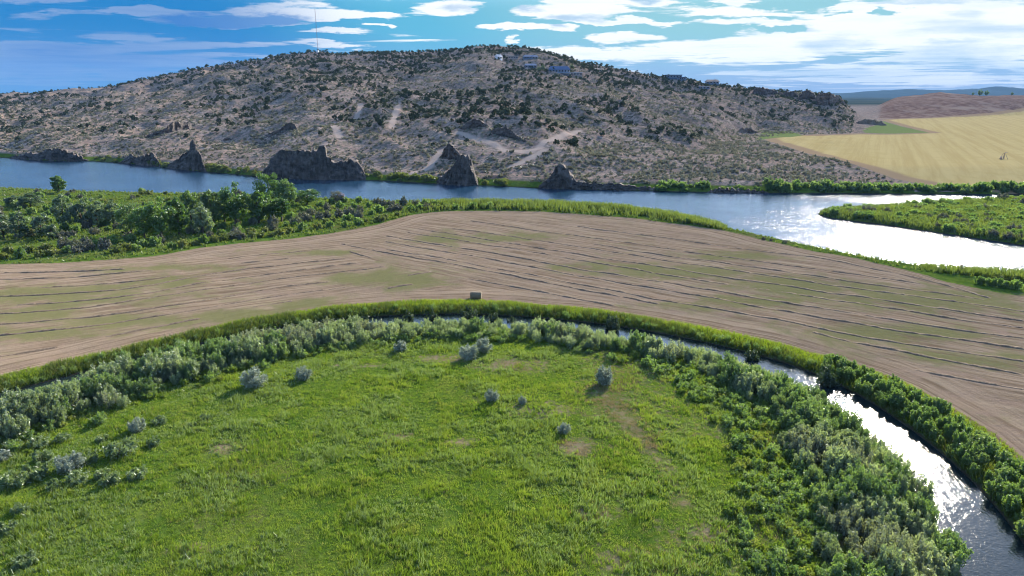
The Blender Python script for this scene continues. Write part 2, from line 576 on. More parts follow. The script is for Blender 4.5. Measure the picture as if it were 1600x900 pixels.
def blobs(P, pts, z):
    """soft patches: (px, py, rx metres, ry metres)"""
    v = np.zeros(len(P))
    for px, py, rx, ry in pts:
        c = gp(px, py, z)
        v = np.maximum(v, np.exp(-(((P[:, 0] - c[0]) / rx) ** 2 + ((P[:, 1] - c[1]) / ry) ** 2)))
    return v


def ground_mat():
    m, T = new_mat('land')
    geo = T.n('ShaderNodeNewGeometry')
    P = geo.outputs['Position']
    n05 = T.noise(P, 0.05, 4, 0.6)
    n2 = T.noise(P, 0.22, 5, 0.6)
    n1 = T.noise(P, 1.1, 5, 0.65)
    n6 = T.noise(P, 5.0, 3, 0.6)
    # ---- wild grass
    green = T.mix(T.ss(n2, 0.35, 0.68), (0.075, 0.140, 0.018), (0.145, 0.205, 0.032))
    green = T.mix(T.ss(n05, 0.52, 0.66), green, T.mix(n1, (0.12, 0.135, 0.04), (0.19, 0.18, 0.06)))
    green = T.mix(T.ss(T.math('ADD', T.math('MULTIPLY', n1, 0.6), T.math('MULTIPLY', n6, 0.5)), 0.48, 0.72), green, (0.055, 0.080, 0.020))
    dry = T.attr('dry')
    dryf = T.ss(T.math('ADD', dry, T.math('MULTIPLY', T.math('ADD', n1, -0.5), 1.7)), 0.28, 0.95)
    green = T.mix(dryf, green, T.mix(n6, (0.20, 0.15, 0.085), (0.36, 0.29, 0.18)))
    # ---- mown hay
    fam = T.attr('fam')
    sR = T.noise(T.grain(P, ANG_R, 0.05, 1.0), 0.85, 4, 0.65)
    sL = T.noise(T.grain(P, ANG_L, 0.05, 1.0), 0.85, 4, 0.65)
    fs = T.n('ShaderNodeMix', data_type='FLOAT')
    T.set(fs, 0, fam)
    T.set(fs, 2, sL)
    T.set(fs, 3, sR)
    st = fs.outputs[0]
    hd = T.attr('hay')
    cv = T.n('ShaderNodeCombineXYZ', {0: T.math('MULTIPLY', hd, 1.0), 1: T.math('MULTIPLY', n05, 2.0), 2: 0.0})
    sH = T.noise(cv, 1.4, 3, 0.6)
    st = T.math('ADD', T.math('MULTIPLY', st, T.ss(hd, 3, 16)), T.math('MULTIPLY', sH, T.ss(hd, 3, 16, 1.0, 0.0)))
    hay = T.mix(T.ss(st, 0.32, 0.68), (0.180, 0.124, 0.077), (0.390, 0.290, 0.192))
    hay = T.mix(T.ss(n2, 0.45, 0.75), hay, (0.315, 0.222, 0.155))
    hg = T.attr('hgreen')
    hgf = T.ss(T.math('ADD', T.math('ADD', T.math('MULTIPLY', hg, 0.62), T.math('MULTIPLY', T.noise(P, 0.11, 5, 0.65, 0.5), 1.5)), T.math('MULTIPLY', st, 0.8)), 1.24, 1.70)
    hay = T.mix(T.math('MULTIPLY', hgf, 0.85), hay, T.mix(n1, (0.135, 0.140, 0.045), (0.220, 0.208, 0.085)))
    hay = T.mix(T.ss(n6, 0.58, 0.75), hay, (0.15, 0.11, 0.08))
    hmask = T.ss(T.math('ADD', hd, T.math('MULTIPLY', T.math('ADD', n1, -0.5), 2.4)), -0.5, 0.6)
    col = T.mix(hmask, green, hay)
    # ---- sagebrush hillside
    hill = T.attr('hill')
    h1 = T.noise(P, 0.018, 4, 0.6)
    h2 = T.noise(P, 0.09, 5, 0.65)
    h3 = T.noise(P, 0.45, 5, 0.7)
    soil = T.mix(T.ss(h2, 0.35, 0.65), (0.240, 0.166, 0.136), (0.430, 0.322, 0.268))
    soil = T.mix(T.ss(h1, 0.45, 0.62), soil, (0.390, 0.265, 0.205))
    hillc = T.mix(T.ss(h3, 0.45, 0.57), soil, T.mix(h2, (0.118, 0.108, 0.080), (0.218, 0.200, 0.148)))
    hillc = T.mix(T.ss(T.math('ADD', h2, T.math('MULTIPLY', h1, 0.5)), 0.86, 0.98), hillc, (0.11, 0.09, 0.085))
    trk = T.attr('track')
    hillc = T.mix(T.math('MULTIPLY', T.ss(T.math('ADD', trk, T.math('MULTIPLY', h3, 1.0)), 0.65, 1.3), 0.8), hillc, (0.50, 0.385, 0.31))
    col = T.mix(T.ss(T.math('ADD', hill, T.math('MULTIPLY', T.math('ADD', h3, -0.5), 0.4)), 0.35, 0.65), col, hillc)
    # ---- brown rangeland
    brown = T.attr('brown')
    bc = T.mix(T.ss(h2, 0.4, 0.65), (0.165, 0.098, 0.072), (0.290, 0.190, 0.138))
    bc = T.mix(T.ss(h1, 0.5, 0.65), bc, (0.30, 0.215, 0.16))
    col = T.mix(T.ss(T.math('ADD', brown, T.math('MULTIPLY', T.math('ADD', h2, -0.5), 0.3)), 0.4, 0.6), col, bc)
    # ---- ripe grain
    gold = T.attr('gold')
    gs = T.noise(T.grain(P, math.radians(62.4), 0.02, 1.0), 0.16, 5, 0.7)
    gc = T.mix(T.ss(gs, 0.35, 0.62), (0.470, 0.345, 0.142), (0.545, 0.415, 0.182))
    gc = T.mix(T.ss(h2, 0.5, 0.7), gc, (0.485, 0.362, 0.145))
    gm = T.ss(T.math('ADD', gold, T.math('MULTIPLY', T.math('ADD', h3, -0.5), 5)), -1.5, 1.5)
    edge = T.ss(T.math('ABSOLUTE', T.math('ADD', gold, -4.0)), 3.5, 9.0, 1.0, 0.0)
    gc = T.mix(T.math('MULTIPLY', edge, 0.8), gc, (0.32, 0.21, 0.135))
    col = T.mix(gm, col, gc)
    grn = T.attr('green')
    col = T.mix(T.ss(T.math('ADD', grn, T.math('MULTIPLY', T.math('ADD', h3, -0.5), 4)), -1, 3), col, T.mix(h3, (0.13, 0.18, 0.055), (0.25, 0.28, 0.10)))
    # ---- mud at the waterline
    wd = T.attr('shore')
    col = T.mix(T.ss(T.math('ADD', wd, T.math('MULTIPLY', n1, 1.0)), -0.6, 0.5), col, (0.055, 0.045, 0.032))
    fx = T.attr('far')
    col = T.mix(fx, col, T.mix(T.ss(T.noise(P, 0.0022, 3, 0.6), 0.4, 0.6), (0.03, 0.05, 0.035), (0.07, 0.075, 0.05)))
    bsum = T.math('ADD', T.math('MULTIPLY', n1, 0.6), T.math('MULTIPLY', n6, 0.35))
    bmp = T.n('ShaderNodeBump', {'Height': bsum, 'Strength': 0.8, 'Distance': 0.35})
    b = T.n('ShaderNodeBsdfDiffuse', {0: col, 'Roughness': 0.6, 'Normal': bmp.outputs[0]})
    out(T, b.outputs[0])
    return m


M_LAND = ground_mat()

# ------------------------------------------------------------------ land
BARE = gpl([(935, 615), (968, 648), (1000, 680), (1030, 712), (1055, 745), (1070, 790)], ZF)
TRACKS = [[(622, 165), (618, 180), (612, 200)], [(563, 163), (560, 178), (556, 186)], [(520, 196), (530, 215)],
          [(715, 207), (745, 218), (790, 236), (830, 238), (870, 217), (905, 205)], [(790, 236), (845, 232)], [(690, 235), (670, 262), (640, 276)], [(800, 262), (850, 235)]]


TRK_W = []


def off_track(P, d):
    m = np.ones(len(P), bool)
    for w in TRK_W:
        m &= seg_dist(P, w) > d
    return m


def build_land():
    u = np.linspace(-1.12, 1.12, 860)
    ys = [44.0]
    while ys[-1] < 7600:
        y = ys[-1]
        if y < 265:
            s = max(0.38, y * y * 4.0e-5)
        elif y < 1300:
            s = 2.7
        else:
            s = y * 0.035
        ys.append(y + s)
    ys = np.array(ys)
    U, Yg = np.meshgrid(u, ys)
    X = (U * Yg).ravel()
    Y = Yg.ravel()
    P = np.stack([X, Y], -1)
    z, dw, pc, t, hill, brown = terrain(X, Y)
    nr, nc = len(ys), len(u)
    near = Y < 330
    hay = np.full(len(P), -50.0)
    hay[near] = sd_poly(P[near], HAY)
    gm = (Y > 280) & (Y < 2500) & (X > 100)
    gold = np.full(len(P), -60.0)
    gold[gm] = sd_poly(P[gm], GOLD)
    grn = np.full(len(P), -60.0)
    for g in GREENS:
        grn[gm] = np.maximum(grn[gm], sd_poly(P[gm], g))
    grn[z > 8.5] = -60.0
    # strip of irrigated green in front of the grain on the right
    hillm = hill.copy()
    hillm = np.maximum(hillm, ((Y > np.interp(U.ravel(), FU, FARB[:, 1]) + 3) & (pc > 1300)) * 1.0)
    dry = np.zeros(len(P))
    mm = Y < 150
    q = P[mm]
    d1 = seg_dist(q, smooth_line(BARE, 2, 8))
    dry[mm] = np.exp(-(d1 / (0.9 + 2.6 * fbm(q[:, 0], q[:, 1], 6, 17, 3))) ** 2) * 0.60
    dry[mm] = np.maximum(dry[mm], 0.85 * blobs(q, [(620, 683, 3, 2.2), (720, 690, 2.5, 1.5), (930, 800, 3, 2.5), (975, 872, 4, 2.5), (350, 700, 3, 2.5), (295, 860, 3, 1.5),
                                                   (800, 570, 9, 5), (690, 560, 8, 2.5), (1110, 560, 2, 2), (1115, 830, 3.5, 3), (900, 700, 4, 4), (840, 640, 7, 4), (440, 745, 1.2, 1), (560, 570, 6, 2)], ZF))
    dry[mm] = np.maximum(dry[mm], 0.45 * ss(q[:, 0], 2, 14) * ss(fbm(q[:, 0], q[:, 1], 14, 4), 0.4, 0.6))
    hg = np.zeros(len(P))
    hn = hay > -5
    q = P[hn]
    hg[hn] = blobs(q, [(590, 432, 14, 9), (640, 440, 10, 7), (400, 490, 12, 5), (470, 475, 8, 4), (120, 460, 28, 12), (60, 490, 20, 8), (200, 505, 14, 6), (270, 440, 12, 8),
                       (1000, 420, 24, 9), (1060, 425, 18, 8), (880, 418, 8, 5), (1230, 445, 18, 12), (1320, 450, 12, 8), (1150, 400, 14, 7), (1450, 470, 30, 12), (1420, 520, 22, 7),
                       (1500, 560, 16, 5), (1320, 600, 7, 4), (700, 372, 12, 8), (800, 370, 16, 8), (830, 372, 8, 5), (250, 420, 20, 6), (40, 520, 20, 5), (500, 395, 14, 5), (1180, 470, 14, 6), (1060, 478, 10, 4)], ZF)
    hg[hn] = hg[hn] * 0.9 + 0.35 * (fbm(q[:, 0], q[:, 1], 30, 6) - 0.45)
    # which way the mower went: right of the divide or left of it
    div = np.interp(Y, DIVIDE[::-1, 1], DIVIDE[::-1, 0])
    fam = ss(X - div, -5, 5)
    trk = np.zeros(len(P))
    hm = (hill > 0.3) & (Y < 1000) & (np.abs(U.ravel()) < 0.4)
    for L in TRACKS:
        w = np.array([hit(a, b)[:2] for a, b in L])
        TRK_W.append(w)
        trk[hm] = np.maximum(trk[hm], np.exp(-(seg_dist(P[hm], w) / 2.7) ** 2))
    farf = ss(Y, 1900, 2600)
    attrs = dict(hay=hay, gold=gold, green=grn, hill=hillm, brown=brown, dry=dry, hgreen=hg, fam=fam, track=trk, shore=dw, far=farf)
    V = np.stack([X, Y, z], -1)
    idx = np.arange(nr * nc).reshape(nr, nc)
    F = np.stack([idx[:-1, :-1], idx[:-1, 1:], idx[1:, 1:], idx[1:, :-1]], -1).reshape(-1, 4)
    C = P[F].mean(1)
    uc = C[:, 0] / C[:, 1]
    chl = np.vstack([CH_MID[0] + (CH_MID[0] - CH_MID[3]) * 60, CH_MID, CH_MID[-1] + (CH_MID[-1] - CH_MID[-4]) * 60])
    mpoly = np.vstack([chl, [[chl[-1, 0], -300]], [[chl[0, 0], -300]]])
    cls = np.full(len(F), 1)                                     # 1 riverside land
    nf = C[:, 1] < 560
    inm = np.zeros(len(F), bool)
    inm[C[:, 1] < 200] = inside(C[C[:, 1] < 200], mpoly)
    fh = hay[F].mean(1) > 0
    cls[fh] = 2
    cls[inm] = 0
    dbc = np.interp(uc, FU, FARB[:, 1])
    mid = C[:, 1] > dbc - 6
    cls[mid] = 3
    fg = gold[F].mean(1) > 0
    cls[fg] = 4
    fb = brown[F].mean(1) > 0.5
    cls[fb] = 5
    cls[(C[:, 1] > 2000)] = 6
    isl = np.zeros(len(F), bool)
    s = nf & (C[:, 0] > 80) & (cls == 1)
    isl[s] = sd_poly(C[s], ISLE) > -4
    cls[isl] = 7
    names = ['meadow', 'riverside_land', 'mown_hayfield', 'sagebrush_hill', 'grain_field', 'brown_hills', 'far_plain', 'river_island']
    for k, nm in enumerate(names):
        f = F[cls == k]
        if not len(f):
            continue
        used = np.unique(f)
        remap = np.full(len(V), -1, np.int32)
        remap[used] = np.arange(len(used))
        me = mesh_np(nm, V[used], remap[f], M_LAND, {a: b[used] for a, b in attrs.items()}, smooth=True)
        tag(link(nm, me), kind='structure')


build_land()


# ------------------------------------------------------------------ water
def water_mat(name, deep, s1, s2, strength, rough, dist=0.32):
    m, T = new_mat(name)
    g = T.n('ShaderNodeNewGeometry')
    P = g.outputs['Position']
    a = T.noise(T.mapping(P, 0.5, (1.0, 0.55, 1.0)), s1, 3, 0.6, 0.3)
    b = T.noise(T.mapping(P, -0.3, (0.7, 1.0, 1.0)), s2, 3, 0.6)
    c = T.noise(P, 0.03, 3, 0.6)
    h = T.math('ADD', T.math('MULTIPLY', a, 1.0), T.math('MULTIPLY', b, 0.42))
    bm = T.n('ShaderNodeBump', {'Height': h, 'Strength': T.ss(c, 0.3, 0.7, strength * 0.45, strength), 'Distance': dist})
    p = T.n('ShaderNodeBsdfPrincipled', {'Base Color': deep, 'Roughness': rough, 'IOR': 1.33, 'Normal': bm.outputs[0]})
    p.inputs['Specular IOR Level'].default_value = 0.6
    out(T, p.outputs[0])
    return m


M_RIVER = water_mat('river_water', (0.014, 0.045, 0.085), 0.55, 1.7, 0.95, 0.10, 0.45)
M_CHAN = water_mat('channel_water', (0.010, 0.018, 0.020), 1.1, 3.2, 0.26, 0.07)


def water():
    split = gpl([(-700, 520), (0, 500), (300, 450), (700, 410), (1200, 450), (1600, 600), (2200, 750)], 0.0)
    near = np.vstack([split, [[220, 20], [-220, 20]]])
    far = np.vstack([split[::-1], [[-900, 250], [-900, 620], [900, 620], [900, 150]]])
    for nm, poly, mt in (('channel_water', near, M_CHAN), ('river_water', far, M_RIVER)):
        me = bpy.data.meshes.new(nm)
        me.from_pydata([(p[0], p[1], 0.0) for p in poly], [], [list(range(len(poly)))])
        me.update()
        if me.polygons[0].normal.z < 0:
            me.flip_normals()
        me.materials.append(mt)
        tag(link(nm, me), kind='structure')


water()

# ------------------------------------------------------------------ leaf clouds
QUAD = np.array([[-1, -1], [1, -1], [1, 1], [-1, 1]], float)


def leaf_quads(rng, C, w, l, up=0.3):
    """one small quad per centre, random facing; up tilts the long axis upward"""
    n = len(C)
    a = rng.normal(size=(n, 3))
    a[:, 2] += up * 2.0
    a /= np.linalg.norm(a, axis=1)[:, None]
    b = rng.normal(size=(n, 3))
    b -= (b * a).sum(1)[:, None] * a
    b /= np.linalg.norm(b, axis=1)[:, None]
    s = rng.uniform(0.65, 1.35, (n, 1))
    V = C[:, None, :] + QUAD[None, :, 0, None] * (b * w * s * 0.5)[:, None, :] + QUAD[None, :, 1, None] * (a * l * s * 0.5)[:, None, :]
    # pinch the ends a little so a leaf spray is not a rectangle
    V[:, 2] += (V[:, 3] - V[:, 2]) * rng.uniform(0.2, 0.5, (n, 1))
    F = np.arange(n * 4).reshape(n, 4)
    v = np.repeat(rng.rand(n), 4)
    return V.reshape(-1, 3), F, v


def tube_np(pts, radii, k=5):
    pts = np.asarray(pts, float)
    V, F = [], []
    for i, (p, r) in enumerate(zip(pts, radii)):
        t = pts[min(i + 1, len(pts) - 1)] - pts[max(i - 1, 0)]
        t /= np.linalg.norm(t) + 1e-9
        ref = np.array([1, 0, 0.]) if abs(t[0]) < 0.8 else np.array([0, 1, 0.])
        b = np.cross(t, ref)
        b /= np.linalg.norm(b)
        c = np.cross(t, b)
        for j in range(k):
            a = 2 * math.pi * j / k
            V.append(p + r * (math.cos(a) * b + math.sin(a) * c))
    for i in range(len(pts) - 1):
        for j in range(k):
            F.append((i * k + j, i * k + (j + 1) % k, (i + 1) * k + (j + 1) % k, (i + 1) * k + j))
    return np.array(V), np.array(F)


def join(parts):
    """parts: (V, F, v, m)"""
    Vs, Fs, vs, ms = [], [], [], []
    o = 0
    for V, F, v, m in parts:
        Vs.append(V)
        Fs.append(F + o)
        vs.append(v)
        ms.append(np.full(len(F), m))
        o += len(V)
    return np.vstack(Vs), np.vstack(Fs), np.concatenate(vs), np.concatenate(ms)


def shrub_np(seed, R, H, n, plumes=16, lw=0.10, ll=0.26, up=0.5, spread=0.17, flat=0.4):
    """a multi-stemmed shrub: upright plumes of leaf sprays rising from one root"""
    rng = np.random.RandomState(seed)
    parts = []
    w = rng.uniform(0.5, 1.2, plumes)
    w /= w.sum()
    for k in range(plumes):
        a = rng.uniform(0, 2 * math.pi)
        r = math.sqrt(rng.uniform(0, 1)) * R * 0.82
        base = np.array([math.cos(a) * r * 0.35, math.sin(a) * r * 0.35, 0.0])
        top = H * (1 - flat * (r / R) ** 2) * rng.uniform(0.55, 1.12)
        tip = np.array([math.cos(a) * r, math.sin(a) * r, top])
        m = max(6, int(n * w[k]))
        s = rng.beta(2.2, 1.25, m)[:, None]
        C = base + (tip - base) * s
        C[:, :2] += (tip - base)[None, :2] * (0.25 * (1 - s) ** 0.5)
        C += rng.normal(size=(m, 3)) * spread * R * np.array([1, 1, 0.9]) * (1.3 - 0.95 * s)
        C[:, 2] = np.abs(C[:, 2]) + 0.03
        V, F, v = leaf_quads(rng, C, lw, ll, up)
        v = np.clip(0.55 * v + 0.45 * rng.rand(), 0, 1)
        parts.append((V, F, v, 0))
        st = np.array([base, base * 0.4 + tip * 0.6 * np.array([1, 1, 0.9]), tip * 0.95])
        TV, TF = tube_np(st, [0.05 * R / 2, 0.03 * R / 2, 0.012], 3)
        parts.append((TV, TF, np.full(len(TV), 0.5), 1))
    return join(parts)


def crown_np(seed, R, H, n, clumps=40, lw=0.22, ll=0.34, zc=0.58, rz=0.44, pear=0.0):
    """tree crown: leaf clumps spread through an uneven ellipsoid"""
    rng = np.random.RandomState(seed)
    parts = []
    lobes = rng.normal(size=(5, 3))
    lobes /= np.linalg.norm(lobes, axis=1)[:, None]
    for k in range(clumps):
        d = rng.normal(size=3)
        d /= np.linalg.norm(d)
        bulge = 0.78 + 0.34 * max(0, (lobes @ d).max() - 0.3)
        q = rng.uniform(0.35, 1.0) ** 0.6 * bulge
        zz = d[2] * q
        rr = R * (1 - pear * max(0, zz))
        c = np.array([d[0] * q * rr, d[1] * q * rr, H * (zc + rz * zz)])
        cr = R * rng.uniform(0.20, 0.36)
        m = int(n / clumps * rng.uniform(0.6, 1.4))
        p = rng.normal(size=(m, 3))
        p /= np.linalg.norm(p, axis=1)[:, None]
        C = c + p * cr * (rng.rand(m, 1) ** 0.45) * np.array([1, 1, 0.8])
        C[:, 2] = np.maximum(C[:, 2], 0.15)
        V, F, v = leaf_quads(rng, C, lw, ll, 0.1)
        v = np.clip(0.6 * v + 0.4 * rng.rand(), 0, 1)
        parts.append((V, F, v, 0))
    return join(parts)


def trunk_np(seed, R, H, r0, limbs=6):
    rng = np.random.RandomState(seed + 500)
    parts = []
    mid = np.array([rng.normal() * 0.1 * R, rng.normal() * 0.1 * R, H * 0.5])
    pts = [np.array([0, 0, -0.3]), mid * np.array([0.4, 0.4, 0.5]), mid, np.array([mid[0] * 1.3, mid[1] * 1.3, H * 0.85])]
    V, F = tube_np(pts, [r0 * 1.2, r0 * 0.9, r0 * 0.6, r0 * 0.15], 6)
    parts.append((V, F, np.full(len(V), 0.5), 0))
    for k in range(limbs):
        a = rng.uniform(0, 2 * math.pi)
        z0 = H * rng.uniform(0.18, 0.55)
        e = np.array([math.cos(a) * R * 0.7, math.sin(a) * R * 0.7, z0 + H * rng.uniform(0.12, 0.3)])
        s = np.array([mid[0] * z0 / (H * 0.5), mid[1] * z0 / (H * 0.5), z0])
        V, F = tube_np([s, (s + e) / 2 + np.array([0, 0, -0.1 * R]), e], [r0 * 0.45, r0 * 0.28, r0 * 0.08], 4)
        parts.append((V, F, np.full(len(V), 0.5), 0))
    return join(parts)


M_BARK = plain_mat('bark', (0.10, 0.075, 0.055), 0.9, 6.0)
M_STEM = plain_mat('shrub_stem', (0.085, 0.07, 0.05), 0.9, 6.0)
L_WILLOW = leaf_mat('willow_leaves', (0.105, 0.145, 0.085), (0.310, 0.365, 0.250), (0.27, 0.30, 0.24), 0.50, 0.05)
L_GREEN = leaf_mat('bank_shrub_leaves', (0.075, 0.140, 0.040), (0.215, 0.300, 0.105), (0.16, 0.21, 0.11), 0.54, 0.05)
L_SILVER = leaf_mat('silver_leaves', (0.17, 0.205, 0.15), (0.37, 0.41, 0.32), None, 0.30, 0.06, 0.3, (1.1, 1.15, 0.9))
L_TREE = leaf_mat('cottonwood_leaves', (0.045, 0.095, 0.028), (0.140, 0.230, 0.065), (0.11, 0.15, 0.09), 0.46, 0.05)
L_GREY = leaf_mat('grey_shrub_leaves', (0.095, 0.098, 0.080), (0.22, 0.215, 0.185), (0.12, 0.15, 0.07), 0.25, 0.03)
L_YELL = leaf_mat('yellow_shrub_leaves', (0.10, 0.135, 0.035), (0.22, 0.23, 0.075), None, 0.40, 0.04)
L_JUN = leaf_mat('juniper_leaves', (0.028, 0.044, 0.025), (0.078, 0.098, 0.055), None, 0.10, 0.02)
L_SAGE = leaf_mat('sagebrush_leaves', (0.115, 0.118, 0.085), (0.270, 0.268, 0.200), None, 0.25, 0.02, 0.5, (1.1, 1.1, 0.9))
L_GRASS = leaf_mat('grass_blades', (0.085, 0.155, 0.020), (0.230, 0.290, 0.052), (0.26, 0.25, 0.10), 0.45, 0.03, 0.6)
L_BANKG = leaf_mat('bank_grass_blades', (0.10, 0.16, 0.018), (0.23, 0.27, 0.045), None, 0.5, 0.03, 0.5)
L_DRY = leaf_mat('dry_grass_blades', (0.17, 0.14, 0.065), (0.33, 0.27, 0.14), None, 0.35, 0.02, 0.5, (1.1, 1.05, 0.8))
L_PALE = leaf_mat('pale_blossom', (0.26, 0.23, 0.27), (0.52, 0.47, 0.52), None, 0.3, 0.02, 0.3, (1, 1, 1))


def shrub_set(name, mat, count, seed, **kw):
    res = []
    for i in range(count):
        rng = np.random.RandomState(seed + i)
        k = dict(kw)
        k['R'] *= rng.uniform(0.85, 1.2)
        k['H'] *= rng.uniform(0.85, 1.15)
        V, F, v, m = shrub_np(seed + i, **k)
        res.append((V, F, v, m, mat))
    return res


def protos(name, sets):
    return [mesh_np(name, V, F, [mat, M_STEM], {'v': v, 'w': np.zeros(len(V))}, m) for V, F, v, m, mat in sets]


def scatter_join(name, sets, spots, rng, lab, mats, thin=1):
    """many plants merged into one mass: spots rows (x, y, z, scale)"""
    Vs, Fs, vs, ws, ms = [], [], [], [], []
    o = 0
    for x, y, z, s in spots:
        V, F, v, m, _ = sets[rng.randint(len(sets))]
        if thin > 1:
            keep = (rng.randint(0, thin, len(F)) == 0) & (m == 0)
            F = F[keep]
            used = F.ravel()
            V = V[used]
            v = v[used]
            F = np.arange(len(used)).reshape(-1, 4)
            m = np.zeros(len(F))
        a = rng.uniform(0, 6.283)
        c, sn = math.cos(a), math.sin(a)
        W = np.stack([V[:, 0] * c - V[:, 1] * sn, V[:, 0] * sn + V[:, 1] * c, V[:, 2] * rng.uniform(0.85, 1.15)], -1) * s
        Vs.append(W + np.array([x, y, z]))
        Fs.append(F + o)
        vs.append(v)
        ws.append(np.full(len(V), rng.rand()))
        ms.append(m)
        o += len(V)
    me = mesh_np(name, np.vstack(Vs), np.vstack(Fs), mats, {'v': np.concatenate(vs), 'w': np.concatenate(ws)}, np.concatenate(ms))
    ob = link(name, me)
    tag(ob, lab[0], lab[1], kind='stuff')
    return ob


def place(name, mesh, x, y, z, s, rng, label, cat, group=None, sz=None):
    o = link(name, mesh, None, (x, y, z - 0.05), rng.uniform(0, 6.283), (s, s, (sz or s)))
    return tag(o, label, cat, group)


def along(line, offs_lo, offs_hi, normals, spacing, rng, jit=0.5):
    """spots in a band beside a line, jittered grid"""
    s = np.r_[0, np.cumsum(np.hypot(*np.diff(line, axis=0).T))]
    res = []
    q = np.arange(0, s[-1], spacing)
    offs = np.arange(offs_lo, offs_hi + 1e-6, spacing)
    for a in q:
        for b in offs:
            aa = a + rng.uniform(-jit, jit) * spacing
            bb = b + rng.uniform(-jit, jit) * spacing
            x = np.interp(aa, s, line[:, 0]) + bb * np.interp(aa, s, normals[:, 0])
            y = np.interp(aa, s, line[:, 1]) + bb * np.interp(aa, s, normals[:, 1])
            res.append((x, y, bb))
    return np.array(res)


def in_view(x, y, z=1.0, m=60):
    d = y * CP + (HC - z) * SP
    px = 800 + FPX * x / d
    py = 450 + FPX * ((HC - z) * CP - y * SP) / d
    return (px > -m) & (px < 1600 + m) & (py < 900 + m * 1.5), px, py


# ------------------------------------------------------------------ willow thicket inside the bend
rng = np.random.RandomState(5)
L_WILLOW2 = leaf_mat('green_willow_leaves', (0.065, 0.120, 0.045), (0.195, 0.275, 0.115), (0.15, 0.20, 0.10), 0.50, 0.05)
L_WILLOW3 = leaf_mat('grey_willow_leaves', (0.120, 0.140, 0.100), (0.330, 0.355, 0.270), None, 0.40, 0.05)
WKW = dict(R=1.75, H=3.2, plumes=32, lw=0.075, ll=0.24, spread=0.13, up=0.7)
W_SETS = shrub_set('willow', L_WILLOW, 6, 100, n=3400, **WKW)
W_MESH = protos('willow_shrub', W_SETS)
W2_MESH = protos('willow_shrub', shrub_set('willow', L_WILLOW2, 4, 120, n=3200, **WKW))
W3_MESH = protos('willow_shrub', shrub_set('willow', L_WILLOW3, 3, 140, n=1700, **dict(WKW, plumes=20, spread=0.10)))
sp = along(CH_IN, 0.4, 17.0, INW, 2.0, rng)
vis, ppx, ppy = in_view(sp[:, 0], sp[:, 1])
wid = np.interp(ppx, [-100, 100, 300, 480, 600, 700, 800, 900, 1000, 1150, 1300, 1500], [13, 13, 12.5, 12, 11, 9.5, 8.0, 8.0, 8.5, 10, 11.5, 12])
wid = wid + (fbm(sp[:, 0], sp[:, 1], 9, 2) - 0.5) * 6
ok = vis & (sp[:, 2] < wid)
sp = sp[ok]
ppx = ppx[ok]
ppy = ppy[ok]
wid = wid[ok]
zz = hz(sp[:, 0], sp[:, 1])
sc = rng.uniform(0.58, 1.18, len(sp)) * np.where(sp[:, 2] > wid - 2.5, 0.72, 1.0) * np.interp(ppx, [0, 450, 560, 640, 760, 900, 1300], [1.25, 1.2, 1.0, 0.88, 0.9, 0.98, 1.12])
sc *= np.where((sp[:, 2] < 4.5) & (ppx > 840), np.interp(ppx, [840, 960, 1200, 1300], [1.0, 0.66, 0.62, 0.95]), 1.0) * np.where((sp[:, 2] < 4) & (ppx < 110), 0.66, 1.0) * np.where((sp[:, 2] < 4.5) & (ppx > 570) & (ppx < 840), 0.68, 1.0)
dist = np.hypot(sp[:, 0], sp[:, 1])
order = np.argsort(dist / sc)
IND, REST = order[:300], order[300:]
for i in IND:
    px = ppx[i]
    edge = 'at the channel edge' if sp[i, 2] < 3.0 else ('on the meadow edge' if sp[i, 2] > wid[i] - 3.0 else 'deep inside the thicket')
    where = ('at lower right of the bend' if px > 1250 else 'beside the sunlit channel' if px > 1000 else
             'above the pale bare strip' if px > 820 else 'below the lone hay bale' if px > 600 else 'on the left arm of thicket' if px > 300 else 'at the far left end')
    q = fbm(sp[i:i + 1, 0], sp[i:i + 1, 1], 8, 50, 2)[0] + rng.normal() * 0.08
    ms, ad = (W2_MESH, 'fresh green') if q > 0.58 else (W3_MESH, 'thin grey') if q < 0.36 else (W_MESH, 'grey-green')
    place('willow_shrub', ms[rng.randint(len(ms))], sp[i, 0], sp[i, 1], zz[i], sc[i], rng,
          '%s willow %s, %s' % (ad, edge, where), 'willow shrub', '%s willows %s %s' % (ad, edge, where))
if len(REST):
    scatter_join('willow_thicket', W_SETS, [(sp[i, 0], sp[i, 1], zz[i], sc[i]) for i in REST], rng,
                 ('dense grey-green willow thicket following the inside of the channel bend', 'thicket'), [L_WILLOW, M_STEM], 2)
print('willows', len(sp))

# ------------------------------------------------------------------ outer bank of the channel
B_SETS = shrub_set('bank', L_GREEN, 7, 300, R=1.3, H=2.2, n=2600, plumes=26, lw=0.08, ll=0.21, spread=0.15)
B_MESH = protos('bank_shrub', B_SETS)
rng = np.random.RandomState(8)
sp = along(OUTER, 1.3, 6.5, -INW, 1.5, rng)
vis, ppx, ppy = in_view(sp[:, 0], sp[:, 1])
